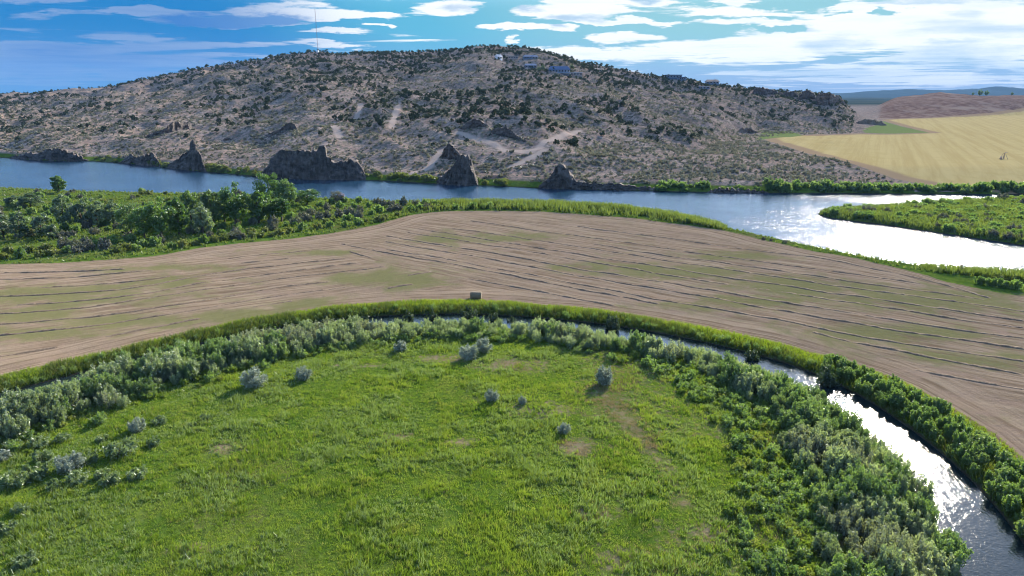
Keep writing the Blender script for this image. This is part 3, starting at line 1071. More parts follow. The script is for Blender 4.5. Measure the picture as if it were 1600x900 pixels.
# band of leafy bushes only on the right arm; low weeds elsewhere
wid = np.interp(ppx, [1120, 1280, 1300, 1340, 1450, 1600], [2.2, 2.4, 4.5, 5.5, 6.0, 6.0])
ok = vis & (sp[:, 2] < wid) & ((ppx > 1290) | (sp[:, 2] < 1.9) | (rng.rand(len(sp)) < 0.0))
sp, ppx = sp[ok], ppx[ok]
zz = hz(sp[:, 0], sp[:, 1])
big = ppx > 1285
for i in range(len(sp)):
    if not big[i]:
        continue
    s = rng.uniform(0.55, 1.0)
    e = 'overhanging the water' if sp[i, 2] < 2.2 else 'along the mown field edge' if sp[i, 2] > 4.2 else 'in the middle of the bushy strip'
    wh = 'right of the sun glint' if ppx[i] < 1440 else 'near the lower right corner'
    place('bank_shrub', B_MESH[rng.randint(7)], sp[i, 0], sp[i, 1], zz[i], s, rng, 'leafy green bush %s, %s' % (e, wh), 'shrub', 'bank bushes %s %s' % (e, wh))
lowsp = [(sp[i, 0], sp[i, 1], zz[i] - 0.1, rng.uniform(0.35, 0.75)) for i in range(len(sp)) if not big[i]]
scatter_join('bank_weeds', B_SETS, lowsp, rng, ('low dark green weeds along the outer channel bank', 'weeds'), [L_GREEN, M_STEM], 3)

# single darker bushes standing out of the far channel bank
K_SETS = shrub_set('dark', leaf_mat('dark_bush_leaves', (0.028, 0.05, 0.022), (0.075, 0.105, 0.05), None, 0.3, 0.05), 3, 340, R=1.6, H=2.9, n=2200, plumes=18, lw=0.10, ll=0.24)
K_MESH = protos('dark_bush', K_SETS)
for px, py, s, lab in ((568, 494, 0.8, 'round dark bush at the left end of the open water slivers'), (637, 492, 1.05, 'dark bush between two blue slivers of channel'),
                       (676, 490, 1.0, 'dark bush left of the one hidden by the bale shadow'), (734, 491, 1.35, 'largest dark bush, just below the hay bale'),
                       (772, 492, 1.0, 'dark bush right of the one below the hay bale'), (800, 494, 0.75, 'small dark bush on the bank right of the bale'),
                       (848, 497, 0.7, 'low dark bush on bank above the willows'), (958, 506, 1.25, 'dark bush alone on the bank right of centre'),
                       (1176, 552, 1.0, 'dark bush beside the narrow sunlit channel'), (1294, 592, 1.25, 'dark bush leaning over the channel where the leafy strip begins')):
    x, y, z = gh(px, py)
    place('dark_bush', K_MESH[rng.randint(3)], x, y, z - 0.2, s, rng, lab, 'bush', 'dark bushes on the channel bank')


# ------------------------------------------------------------------ grass
def blades(name, xy, hts, dens, mat, seed, lab, wid=0.07, lean=0.35):
    rng = np.random.RandomState(seed)
    n = len(xy)
    z = hz(xy[:, 0], xy[:, 1])
    k = dens
    B = np.repeat(np.stack([xy[:, 0], xy[:, 1], z - 0.03], -1), k, 0)
    H = np.repeat(hts, k) * rng.uniform(0.55, 1.2, n * k)
    B[:, :2] += rng.normal(size=(n * k, 2)) * 0.16
    a = rng.uniform(0, 6.283, n * k)
    side = np.stack([np.cos(a), np.sin(a), np.zeros(n * k)], -1) * (wid * rng.uniform(0.6, 1.4, (n * k, 1)))
    tip = B + np.stack([rng.normal(size=n * k) * lean * H, rng.normal(size=n * k) * lean * H, H], -1)
    V = np.stack([B - side * 0.5, B + side * 0.5, tip + side * 0.15, tip - side * 0.15], 1).reshape(-1, 3)
    F = np.arange(n * k * 4).reshape(-1, 4)
    v = np.repeat(rng.rand(n * k), 4)
    w = np.repeat(np.repeat(np.clip(fbm(xy[:, 0], xy[:, 1], 7, 4, 3) * 1.6 - 0.3 + rng.normal(size=n) * 0.1, 0, 0.98), k), 4)
    ob = link(name, mesh_np(name, V, F, mat, {'v': v, 'w': w}))
    return tag(ob, lab[0], lab[1], kind='stuff')


rng = np.random.RandomState(21)
xs = rng.uniform(-95, 90, 150000)
ys = 46 + 90 * rng.rand(150000) ** 1.1
xy = np.stack([xs, ys], -1)
vis, ppx, ppy = in_view(xy[:, 0], xy[:, 1])
ind = seg_dist(xy, CH_IN)
poly = np.vstack([CH_IN, [[CH_IN[-1, 0], 0]], [[CH_IN[0, 0], 0]]])
ok = vis & inside(xy, poly) & (ind > 2)
xy, ppx = xy[ok], ppx[ok]
dd = seg_dist(xy, smooth_line(BARE, 2, 8))
dryn = fbm(xy[:, 0], xy[:, 1], 14, 4)
isdry = (0.66 * np.exp(-(dd / 2.2) ** 2) + 0.6 * (dryn - 0.45) * ss(xy[:, 0], 0, 14) * 3 + 0.9 * blobs(xy, [(620, 683, 3.2, 2.2), (720, 690, 2.6, 1.6), (930, 800, 3.2, 2.5), (350, 700, 3, 2.5), (800, 570, 8, 4), (690, 560, 8, 2.5), (960, 850, 5, 3), (900, 700, 3, 3), (1115, 830, 2.5, 2.5)], ZF) * fbm(xy[:, 0], xy[:, 1], 2.5, 27, 3) + rng.normal(size=len(xy)) * 0.18) > 0.42
hb = 0.17 + 0.34 * ss(fbm(xy[:, 0], xy[:, 1], 2.6, 12, 4), 0.36, 0.72)
blades('meadow_grass', xy[~isdry], hb[~isdry], 9, L_GRASS, 31, ('bright green tufted grass covering the foreground meadow', 'grass'), 0.075)
sel = isdry & (rng.rand(len(xy)) < 0.85)
blades('dry_grass', xy[sel], hb[sel] * 0.7, 9, L_DRY, 32, ('thin straw-coloured grass on the bare strip of meadow', 'grass'), 0.06)

L_WEED = leaf_mat('pale_weed_blades', (0.10, 0.15, 0.055), (0.24, 0.30, 0.14), None, 0.45, 0.04, 0.5)
wn = fbm(xy[:, 0], xy[:, 1], 4.5, 40, 3)
sel = (~isdry) & (wn > 0.52) & (rng.rand(len(xy)) < 0.5)
blades('meadow_weeds', xy[sel], hb[sel] * 1.25 + 0.08, 7, L_WEED, 35, ('pale grey-green weeds mixed through the meadow grass', 'weeds'), 0.10)

# bright grass strip between channel and hayfield
sp = along(OUTER, 0.3, 11.5, -INW, 0.42, rng)
hayd = sd_poly(sp[:, :2], HAY)
vis, ppx, ppy = in_view(sp[:, 0], sp[:, 1])
ok = vis & (hayd < 0.8) & (sp[:, 2] > 0.3)
sp, ppx = sp[ok], ppx[ok]
hgt = np.interp(sp[:, 2], [0, 3, 9], [0.95, 0.75, 0.4]) * (0.6 + 0.8 * fbm(sp[:, 0], sp[:, 1], 3, 9, 3))
rag = sp[:, 2] + (fbm(sp[:, 0], sp[:, 1], 5, 19, 3) - 0.5) * 7.0
lowr = rag < np.interp(ppx, [0, 300, 600, 1100, 1300], [3.4, 3.6, 3.6, 2.4, 2.0])
L_OLIVE = leaf_mat('olive_bank_blades', (0.055, 0.090, 0.022), (0.140, 0.175, 0.048), (0.17, 0.15, 0.06), 0.42, 0.03, 0.5)
blades('bank_sedge', sp[lowr, :2], hgt[lowr] * 1.1, 9, L_OLIVE, 36, ('dark olive sedge on the waterside of the channel bank', 'sedge'), 0.09)
blades('bank_grass', sp[~lowr, :2], hgt[~lowr] * 0.85, 9, L_BANKG, 33, ('tall yellow-green grass strip between channel and mown field', 'grass'), 0.09)

# herbs and low leafy growth between thicket and meadow
H_SETS = shrub_set('herb', L_GREEN, 5, 360, R=0.9, H=0.9, n=620, plumes=14, lw=0.06, ll=0.17)
H_SETS2 = shrub_set('herb', L_GRASS, 4, 380, R=0.8, H=0.8, n=520, plumes=14, lw=0.06, ll=0.17)
rng = np.random.RandomState(44)
sp = along(CH_IN, 6, 34, INW, 1.05, rng)
vis, ppx, ppy = in_view(sp[:, 0], sp[:, 1])
lo = np.interp(ppx, [0, 480, 700, 900, 1000, 1150, 1300, 1500], [12, 11, 9, 7.5, 8, 9.5, 11, 12])
hi = np.interp(ppx, [0, 100, 250, 480, 700, 900, 1000, 1100, 1200, 1300], [22, 20, 16, 13, 11.5, 11, 17, 20, 26, 30])
f = (hi - sp[:, 2]) / np.maximum(hi - lo, 0.1)
ok = vis & (sp[:, 2] > lo - 1.5) & (rng.rand(len(sp)) < np.clip(f, 0, 1) * 1.1 * ss(fbm(sp[:, 0], sp[:, 1], 5, 14, 3), 0.30, 0.55))
sp = sp[ok]
zz = hz(sp[:, 0], sp[:, 1])
half = rng.rand(len(sp)) < 0.5
scatter_join('meadow_undergrowth', H_SETS, [(a[0], a[1], b, rng.uniform(0.6, 1.5)) for a, b in zip(sp[half], zz[half])], rng,
             ('knee-high leafy green undergrowth between thicket and meadow', 'undergrowth'), [L_GREEN, M_STEM])
scatter_join('meadow_herbs', H_SETS2, [(a[0], a[1], b, rng.uniform(0.6, 1.3)) for a, b in zip(sp[~half], zz[~half])], rng,
             ('fresh green herbs fringing the willow thicket', 'herbs'), [L_GRASS, M_STEM])

# ------------------------------------------------------------------ silvery shrubs on the meadow
S_SETS = shrub_set('silver', L_SILVER, 6, 400, R=1.35, H=2.4, n=2800, plumes=24, lw=0.07, ll=0.20, flat=0.5)
S_MESH = protos('silver_shrub', S_SETS)
rng = np.random.RandomState(9)
for px, py, s, sz, lab in (
        (398, 604, 1.12, 1.05, 'large silver-grey shrub at the front of the left thicket'),
        (475, 592, 0.78, 0.80, 'round silver shrub just right of the large left one'),
        (733, 560, 0.95, 0.98, 'lower of two touching silver shrubs below the bale'),
        (757, 549, 0.85, 0.92, 'upper of two touching silver shrubs below the bale'),
        (945, 600, 0.98, 1.25, 'tall silver shrub standing apart with a long dark shadow'),
        (768, 628, 0.62, 0.65, 'small round silver shrub alone in the open meadow'),
        (816, 632, 0.36, 0.46, 'tiny pale shrub right of the small round one'),
        (881, 677, 0.52, 0.55, 'small grey-green shrub in the middle of the green meadow'),
        (215, 674, 0.62, 0.70, 'bright silver bush on the left meadow slope'),
        (108, 735, 0.95, 0.8, 'sprawling grey shrub on the left, beside low grey brush'),
        (626, 548, 0.72, 0.72, 'silver shrub tucked into the thicket front'),
        (1, 720, 0.8, 0.6, 'grey shrub cut by the left picture edge')):
    x, y, z = gh(px, py)
    place('silver_shrub', S_MESH[rng.randint(6)], x, y, z, s * 1.38, rng, lab, 'shrub', None, sz * 1.25)

G_SETS = shrub_set('grey', leaf_mat('low_brush_leaves', (0.085, 0.135, 0.052), (0.23, 0.285, 0.145), None, 0.35, 0.05), 4, 430, R=1.3, H=1.15, n=1300, plumes=16, lw=0.09, ll=0.22)
G_MESH = protos('low_brush', G_SETS)
for px, py, s in ((20, 760, 1.0), (55, 745, 1.2), (85, 765, 0.9), (140, 720, 1.1), (160, 745, 0.8), (190, 712, 1.1), (205, 700, 0.9), (240, 695, 0.8), (30, 800, 0.9), (10, 830, 0.9),
                  (175, 755, 0.8), (215, 745, 0.9), (70, 720, 0.9), (120, 755, 1.0), (250, 660, 0.7), (300, 665, 0.6), (320, 655, 0.6), (40, 880, 0.8), (60, 700, 1.0), (100, 690, 0.9), (20, 700, 1.1), (160, 690, 0.8)):
    x, y, z = gh(px, py)
    place('low_brush', G_MESH[rng.randint(4)], x, y, z, s * rng.uniform(0.85, 1.3), rng, 'low sprawling grey-green brush on the left meadow slope', 'brush', 'low brush on the left meadow slope')


# ------------------------------------------------------------------ hay: windrows and bale
def hay_mat():
    m, T = new_mat('raked_hay')
    g = T.n('ShaderNodeNewGeometry')
    n = T.noise(g.outputs['Position'], 3.0, 5, 0.7)
    c = T.mix(T.ss(n, 0.3, 0.7), (0.12, 0.085, 0.058), (0.27, 0.205, 0.145))
    bm = T.n('ShaderNodeBump', {'Height': T.noise(g.outputs['Position'], 9.0, 4, 0.7), 'Strength': 0.9, 'Distance': 0.2})
    b = T.n('ShaderNodeBsdfPrincipled', {'Base Color': c, 'Roughness': 0.95, 'Normal': bm.outputs[0]})
    b.inputs['Specular IOR Level'].default_value = 0.1
    out(T, b.outputs[0])
    return m


M_HAY = hay_mat()


def windrow(pts, k, fam):
    rng = np.random.RandomState(700 + k)
    L = smooth_line(gpl(pts, ZF), 3.0, 4)
    L = resample(L, 0.55)
    n = len(L)
    nrm = normals2(L)
    s = np.arange(n) * 0.55
    wob = (fbm(s, s * 0 + k * 7.3, 6, 3, 3) - 0.5) * 0.7
    L = L + nrm * wob[:, None]
    hgt = fbm(s, s * 0 + k * 3.1, 3.0, 5, 3)
    gap = fbm(s, s * 0 + k * 5.7, 14.0, 7, 2)
    h = (0.11 + 0.18 * ss(hgt, 0.2, 0.85)) * ss(gap, 0.10, 0.26) - 0.03 + rng.normal(size=n) * 0.04
    h[:2] = -0.08
    h[-2:] = -0.08
    w = 0.34 + 0.30 * hgt
    gz = hz(L[:, 0], L[:, 1])
    prof = [(-1.0, -0.12), (-0.62, 0.55), (-0.1, 1.0), (0.45, 0.75), (1.0, -0.12)]
    V = []
    for a, b in prof:
        hh = np.where(b < 0, -0.10, h * b) + rng.normal(size=n) * 0.025
        V.append(np.stack([L[:, 0] + nrm[:, 0] * w * a, L[:, 1] + nrm[:, 1] * w * a, gz + hh], -1))
    V = np.stack(V, 1).reshape(-1, 3)
    m = len(prof)
    idx = np.arange(n * m).reshape(n, m)
    F = np.stack([idx[:-1, :-1], idx[1:, :-1], idx[1:, 1:], idx[:-1, 1:]], -1).reshape(-1, 4)
    o = link('windrow', mesh_np('windrow', V, F, M_HAY))
    return o


ordn = ['first', 'second', 'third', 'fourth', 'fifth', 'sixth', 'seventh', 'eighth', 'ninth', 'tenth', 'eleventh', 'twelfth', 'thirteenth', 'fourteenth', 'fifteenth', 'sixteenth', 'seventeenth']
for fam, rows, txt in (('R', ROWS_R, 'raked hay row, %s of those slanting right across the field counting from the river'),
                       ('L', ROWS_L, 'raked hay row, %s of those on the left field counting from the trees')):
    for k, r in enumerate(rows):
        tag(windrow(r, k + (40 if fam == 'L' else 0), fam), txt % ordn[k], 'windrow', 'windrows of raked hay on the mown field')


def straw_mat():
    m, T = new_mat('bale_straw')
    tc = T.n('ShaderNodeTexCoord')
    n = T.noise(T.mapping(tc.outputs['Object'], 0, (6, 30, 30)), 1.0, 4, 0.7)
    c = T.mix(T.ss(n, 0.3, 0.7), (0.13, 0.095, 0.06), (0.28, 0.22, 0.145))
    b = T.n('ShaderNodeBsdfPrincipled', {'Base Color': c, 'Roughness': 0.95})
    out(T, b.outputs[0])
    return m


def hay_bale():
    x, y, z = gh(744, 467)
    root = bpy.data.objects.new('hay_bale', None)
    COL.objects.link(root)
    root.location = (x, y, z)
    root.rotation_euler = (0, 0, math.radians(-6))
    tag(root, 'single tan hay bale on the mown field above the channel', 'hay bale')
    rng = np.random.RandomState(3)
    # a big bale: rounded block, sagging at the bottom
    n, k = 15, 28
    Lh, R = 1.22, 0.84
    V, F = [], []
    for i in range(n):
        s = -1 + 2 * i / (n - 1)
        endk = 1.0 - 0.10 * abs(s) ** 8
        for j in range(k):
            a = 2 * math.pi * j / k
            ca, sa = math.cos(a), math.sin(a)
            p = 2.5
            r = R * endk / ((abs(ca) ** p + abs(sa) ** p) ** (1 / p)) * (1 + rng.normal() * 0.012)
            V.append((s * Lh, ca * r, max(0.0, sa * r * 0.96 + R * 0.95)))
    V.append((-Lh * 1.01, 0, R))
    V.append((Lh * 1.01, 0, R))
    F = [(i * k + j, i * k + (j + 1) % k, (i + 1) * k + (j + 1) % k, (i + 1) * k + j) for i in range(n - 1) for j in range(k)]
    me = bpy.data.meshes.new('straw_body')
    F += [(n * k, (j + 1) % k, j) for j in range(k)] + [(n * k + 1, (n - 1) * k + j, (n - 1) * k + (j + 1) % k) for j in range(k)]
    me.from_pydata(V, [], F)
    me.materials.append(straw_mat())
    me.update()
    link('straw_body', me, root)
    mt = plain_mat('twine', (0.25, 0.16, 0.07), 0.7)
    for s in (-0.8, -0.4, 0.0, 0.4, 0.8):
        pts = []
        for j in range(33):
            a = 2 * math.pi * j / 32
            ca, sa = math.cos(a), math.sin(a)
            r = (R + 0.012) / ((abs(ca) ** 2.5 + abs(sa) ** 2.5) ** (1 / 2.5))
            pts.append((s * Lh, ca * r, max(0.005, sa * r * 0.96 + R * 0.95)))
        TV, TF = tube_np(pts, [0.014] * 33, 4)
        link('twine', mesh_np('twine', TV, TF, mt), root)


hay_bale()

# ------------------------------------------------------------------ riverside trees
T_PROTO = []
for i, (R, H, pear) in enumerate(((3.6, 10.5, 0.15), (3.0, 10.0, 0.35), (3.3, 9.0, 0.05), (2.6, 9.5, 0.45), (3.9, 11.5, 0.1))):
    V, F, v, m = crown_np(900 + i, R, H, 5200, 62, 0.22, 0.34, 0.55, 0.44, pear)
    cm = mesh_np('crown', V, F, L_TREE, {'v': v, 'w': np.zeros(len(V))})
    V, F, v, m = trunk_np(900 + i, R, H, 0.24)
    tm = mesh_np('trunk', V, F, M_BARK, {'v': v, 'w': np.zeros(len(V))}, smooth=True)
    T_PROTO.append((cm, tm))
L_TREEG = leaf_mat('poplar_leaves', (0.075, 0.120, 0.070), (0.210, 0.265, 0.175), None, 0.42, 0.06)
PROTO2 = []
for i, (R, H, pear) in enumerate(((2.6, 9.0, 0.5), (3.0, 8.2, 0.35), (2.3, 7.5, 0.45))):
    V, F, v, m = crown_np(940 + i, R, H, 4600, 52, 0.20, 0.34, 0.53, 0.46, pear)
    cm = mesh_np('crown', V, F, L_TREEG, {'v': v, 'w': np.zeros(len(V))})
    V, F, v, m = trunk_np(940 + i, R, H, 0.2)
    PROTO2.append((cm, mesh_np('trunk', V, F, M_BARK, {'v': v, 'w': np.zeros(len(V))}, smooth=True)))


def tree(name, proto, x, y, z, s, sz, rz, label, cat, group=None):
    root = bpy.data.objects.new(name, None)
    COL.objects.link(root)
    root.location = (x, y, z - 0.05)
    root.rotation_euler = (0, 0, rz)
    root.scale = (s, s, sz)
    tag(root, label, cat, group)
    link('crown', proto[0], root)
    link('trunk', proto[1], root)
    return root


rng = np.random.RandomState(13)
TREES = [
    # px, base py, height scale, width scale, kind, label
    (68, 371, 0.98, 1.05, 1, 'grey-green rounded tree nearest the far left hayfield corner'),
    (33, 374, 0.90, 0.95, 1, 'grey-green tree left of the twin rounded trees'),
    (6, 372, 0.85, 1.0, 1, 'tree cut by the left picture edge beside the twin trees'),
    (82, 373, 0.62, 0.8, 1, 'short tree leaning on the right twin tree'),
    (102, 358, 1.25, 1.1, 1, 'tall silvery green tree behind the twin trees'),
    (130, 356, 1.20, 1.1, 1, 'silvery poplar in the middle of the left grove'),
    (153, 355, 1.05, 1.0, 1, 'narrow poplar at the right end of the left grove'),
    (178, 352, 0.92, 1.0, 1, 'smaller grey poplar right of the left grove'),
    (92, 302, 0.78, 1.15, 0, 'dark round tree alone at the river edge on the left'),
    (20, 322, 0.55, 1.1, 1, 'low broad tree at the far left riverside'),
    (48, 324, 0.62, 1.4, 1, 'broad pale-topped tree near the left river edge'),
    (205, 366, 0.72, 0.9, 0, 'dark tree in the gap between the two groves'),
    (226, 372, 0.70, 0.8, 0, 'green tree left of the broad dark cottonwood'),
    (252, 371, 1.02, 1.15, 0, 'broad dark cottonwood, leftmost of the central grove'),
    (280, 366, 1.00, 1.0, 0, 'cottonwood right behind the broad dark one'),
    (318, 366, 0.92, 0.95, 2, 'pale grey-leaved tree in the middle of the central grove'),
    (300, 352, 1.02, 1.0, 0, 'bright topped cottonwood behind the pale tree'),
    (335, 352, 1.02, 1.0, 0, 'cottonwood behind and right of the pale tree'),
    (368, 351, 1.18, 1.2, 0, 'tall full cottonwood right of the pale tree'),
    (352, 348, 0.95, 0.9, 0, 'cottonwood partly hidden by the tall full one'),
    (405, 349, 0.95, 1.0, 0, 'rounded cottonwood left of the last tall pair'),
    (422, 345, 0.85, 0.9, 0, 'dark cottonwood in front of the tall riverside pair'),
    (424, 330, 1.05, 1.05, 0, 'tall dark cottonwood standing against the blue river'),
    (448, 333, 0.98, 0.95, 0, 'rightmost tall cottonwood against the blue river'),
    (440, 346, 0.70, 0.9, 0, 'small dark cottonwood at the right end of the grove'),
    (480, 320, 0.45, 1.0, 0, 'low green tree on the river bank right of the grove'),
    (700, 318, 0.0, 1.0, 0, ''),
]
for px, py, sh, sw, kd, lab in TREES:
    if not lab:
        continue
    x, y, z = gh(px, py)
    sh *= 1.15 if px < 200 else 1.36
    sw *= 1.22 if px < 200 else 1.32
    pr = T_PROTO[rng.randint(5)] if kd == 0 else PROTO2[rng.randint(3)]
    if kd == 2:
        pr = PROTO2[1]
    tree('cottonwood_tree' if kd == 0 else 'poplar_tree', pr, x, y, z, sw * 0.95, sh, rng.uniform(0, 6.28), lab, 'tree', 'trees between river and hayfield')

# shrubs of the riverside belt
R_MESH = protos('river_shrub', shrub_set('r', L_GREEN, 5, 500, R=1.7, H=2.3, n=1700, plumes=18, lw=0.16, ll=0.30, spread=0.2))
RG_MESH = protos('grey_shrub', shrub_set('r', L_GREY, 4, 520, R=1.9, H=2.5, n=1600, plumes=18, lw=0.16, ll=0.30, spread=0.2))
RY_MESH = protos('yellow_shrub', shrub_set('r', L_YELL, 4, 540, R=1.6, H=1.7, n=1400, plumes=16, lw=0.16, ll=0.30, spread=0.2))
rng = np.random.RandomState(77)
# front edge of the belt, along the hayfield
FRONT = [(0, 402, 'y'), (30, 400, 'g'), (60, 399, 'y'), (85, 396, 'y'), (15, 395, 'y'), (45, 392, 'y'), (75, 388, 'y'), (105, 393, 'g'), (100, 386, 'e'), (125, 393, 'e'), (118, 385, 'e'), (140, 390, 'e'), (150, 384, 'g'), (135, 380, 'e'),
         (165, 388, 'e'), (186, 393, 'y'), (200, 389, 'y'), (190, 386, 'y'), (215, 390, 'g'), (225, 384, 'g'), (175, 378, 'g'), (205, 376, 'g'), (240, 382, 'g'), (265, 386, 'g'), (285, 384, 'y'), (255, 378, 'e'), (300, 381, 'y'), (318, 379, 'g'),
         (335, 376, 'y'), (350, 374, 'y'), (362, 371, 'e'), (375, 371, 'e'), (345, 366, 'g'), (390, 370, 'y'), (405, 368, 'y'), (420, 367, 'y'), (395, 362, 'y'), (412, 360, 'y'), (435, 365, 'y'), (430, 357, 'e'), (450, 362, 'y'),
         (475, 358, 'g'), (495, 356, 'y'), (515, 353, 'g'), (535, 352, 'g'), (560, 349, 'g'), (575, 347, 'y'), (590, 344, 'y'), (605, 341, 'y'), (560, 340, 'e'), (540, 343, 'g'), (620, 336, 'y'),
         (465, 348, 'e'), (480, 343, 'e'), (495, 341, 'e'), (510, 339, 'e'), (525, 337, 'e'), (470, 338, 'e'), (490, 334, 'e'), (545, 333, 'e'), (565, 331, 'e'), (580, 333, 'g'), (595, 330, 'g'), (505, 347, 'y'), (520, 344, 'y'),
         (610, 328, 'e'), (625, 327, 'e'), (640, 328, 'g'), (655, 326, 'g'), (668, 325, 'e'), (684, 325, 'y'), (698, 325, 'y'), (612, 320, 'e'), (630, 319, 'e'), (650, 319, 'e'), (668, 318, 'g'), (682, 319, 'g'),
         (500, 322, 'g'), (515, 326, 'e'), (535, 324, 'g'), (555, 323, 'g'), (575, 322, 'g'), (595, 321, 'e'), (470, 328, 'g'), (485, 330, 'g'), (455, 340, 'g'),
         (560, 315, 'g'), (585, 316, 'e'), (520, 316, 'g'), (540, 314, 'g'), (715, 325, 'g'), (728, 324, 'g'), (742, 324, 'g'), (755, 324, 'g'), (768, 323, 'g'), (782, 324, 'y'), (795, 325, 'y'), (808, 325, 'g'), (822, 324, 'g')]
nm = {'g': ('river_shrub', R_MESH, 'green leafy'), 'e': ('grey_shrub', RG_MESH, 'greyish'), 'y': ('yellow_shrub', RY_MESH, 'yellow-green')}
for px, py, k in FRONT:
    x, y, z = gh(px + rng.uniform(-4, 4), py + 2)
    a, ms, ad = nm[k]
    wh = ('along the left end of the hayfield edge' if px < 240 else 'in front of the central cottonwoods' if px < 455 else 'between the grove and the field tip' if px < 640 else 'on the narrow spit between river and field')
    place(a, ms[rng.randint(len(ms))], x, y, z, rng.uniform(0.85, 1.3), rng, '%s shrub %s' % (ad, wh), 'shrub', '%s shrubs %s' % (ad, wh))
# belt behind, towards the river (rest of the belt is ground cover)
rb = []
while len(rb) < 170:
    px, py = rng.uniform(-30, 470), rng.uniform(297, 372)
    p = gp(px, py, ZF)[None]
    if sd_poly(p, RIVER)[0] < -2 and sd_poly(p, HAY)[0] < -3:
        rb.append((px, py))
for px, py in rb:
    k = 'y' if (150 < px < 330 and py < 330 and rng.rand() < 0.7) else ('g' if rng.rand() < 0.65 else 'e')
    x, y, z = gh(px, py)
    a, ms, ad = nm[k]
    wh = 'in the wild belt behind the groves' if py < 330 else 'among the trees of the wild belt'
    place(a, ms[rng.randint(len(ms))], x, y, z, rng.uniform(0.7, 1.25), rng, '%s shrub %s' % (ad, wh), 'shrub', '%s shrubs %s' % (ad, wh))
# tall reeds on the spit along the river
rng = np.random.RandomState(81)
q = np.stack([rng.uniform(-420, 300, 60000), rng.uniform(170, 420, 60000)], -1)
a = -np.minimum(sd_poly(q, RIVER), 999)
hd = sd_poly(q, HAY)
ok = (a > 0.5) & (hd < -0.5) & (hd > -160) & in_view(q[:, 0], q[:, 1])[0] & (q[:, 1] < 400)
ok &= q[:, 1] < np.interp(q[:, 0] / q[:, 1], FU, FARB[:, 1])
q = q[ok]
pcx = in_view(q[:, 0], q[:, 1])[1]
hh = np.interp(pcx, [0, 600, 700, 800, 950, 1100, 1140, 1200, 1440, 1500, 1600], [0.7, 0.8, 1.9, 2.6, 2.5, 1.9, 0.8, 0.5, 0.8, 1.3, 1.3])
L_REED = leaf_mat('reed_blades', (0.070, 0.108, 0.030), (0.180, 0.215, 0.072), None, 0.45, 0.04, 0.5)
blades('riverside_grass', q, hh * (0.6 + 0.7 * fbm(q[:, 0], q[:, 1], 6, 3, 3)), 10, L_REED, 83, ('green reeds and tall grass along the near river bank', 'reeds'), 0.22, 0.25)
# dense extra reeds on the spit
sp = along(smooth_line(NEARB, 4, 6), -9.0, -0.3, normals2(smooth_line(NEARB, 4, 6)) * (1 if normals2(smooth_line(NEARB, 4, 6))[10, 1] > 0 else -1), 0.9, rng)
hd = sd_poly(sp[:, :2], HAY)
v_, pcx, _y = in_view(sp[:, 0], sp[:, 1])
ok = v_ & (hd < -0.3) & (pcx > 660) & (sd_poly(sp[:, :2], RIVER) < -0.2) & ((pcx < 1135) | (pcx > 1440))
sp, pcx = sp[ok], pcx[ok]
hh = np.interp(pcx, [660, 760, 950, 1120, 1140, 1440, 1480, 1600], [1.6, 2.6, 2.5, 1.9, 0.8, 0.8, 1.5, 1.9]) * (0.6 + 0.7 * fbm(sp[:, 0], sp[:, 1], 5, 3, 3))
blades('spit_reeds', sp[:, :2], hh, 12, L_REED, 84, ('tall green reed bed between hayfield and sunlit river', 'reeds'), 0.20, 0.22)
# bushes at the right end of the near bank and single ones on the spit
for px, py, s, k, lab in ((1072, 349, 0.85, 'g', 'dark bush rising out of the reeds at the river bank'), (1193, 374, 0.35, 'e', 'tiny left bush on the grassy bank against the glittering water'), (1205, 376, 0.30, 'e', 'tiny middle bush on the grassy bank against glittering water'),
                          (1226, 380, 0.45, 'e', 'tiny right bush on the grassy bank against glittering water'), (1468, 424, 0.45, 'e', 'small wispy bush on the bank left of the pair'), (1503, 425, 0.75, 'e', 'wispy grey bush silhouetted on the glittering river'),
                          (1478, 425, 0.4, 'e', 'small wispy bush beside the larger grey one'),
                          (1530, 444, 0.9, 'g', 'low dark bush, first of the bank clump at the right edge'), (1548, 447, 1.0, 'g', 'dark bush in the middle of the right bank clump'), (1566, 450, 1.0, 'g', 'dark bush at front of the right bank clump'),
                          (1585, 452, 1.0, 'g', 'dark bush nearest the field corner at the right edge'), (1597, 430, 0.95, 'g', 'dark bush at the waterline by the right picture edge'), (1560, 438, 0.9, 'y', 'yellow-green bush behind the right bank clump'), (1590, 440, 0.9, 'y', 'yellow-green bush at the right picture edge')):
    x, y, z = gh(px, py)
    a, ms, ad = nm[k]
    place(a, ms[rng.randint(len(ms))], x, y, z, s, rng, lab, 'shrub')
# pale blossoming tree by the river
V, F, v, m = crown_np(990, 3.4, 4.6, 3600, 44, 0.16, 0.26, 0.5, 0.45, 0.0)
pc_ = mesh_np('crown', V, F, L_GREY, {'v': v, 'w': np.full(len(V), 0.1)})
V, F, v, m = trunk_np(990, 3.0, 4.4, 0.16)
pt_ = mesh_np('trunk', V, F, M_BARK, {'v': v, 'w': np.zeros(len(V))})
x, y, z = gh(527, 316)
rt = tree('blossom_tree', (pc_, pt_), x, y, z, 1.05, 1.0, 0.3, 'mauve-grey tree with pale blossom on its right side by the river', 'tree')
V, F, v, m = crown_np(995, 1.5, 3.0, 1300, 16, 0.16, 0.24, 0.5, 0.45, 0.0)
link('blossom', mesh_np('blossom', V + np.array([2.3, -0.9, 1.3]), F, L_PALE, {'v': v, 'w': np.zeros(len(V))}), rt)
rt.rotation_euler = (0, 0, 0)

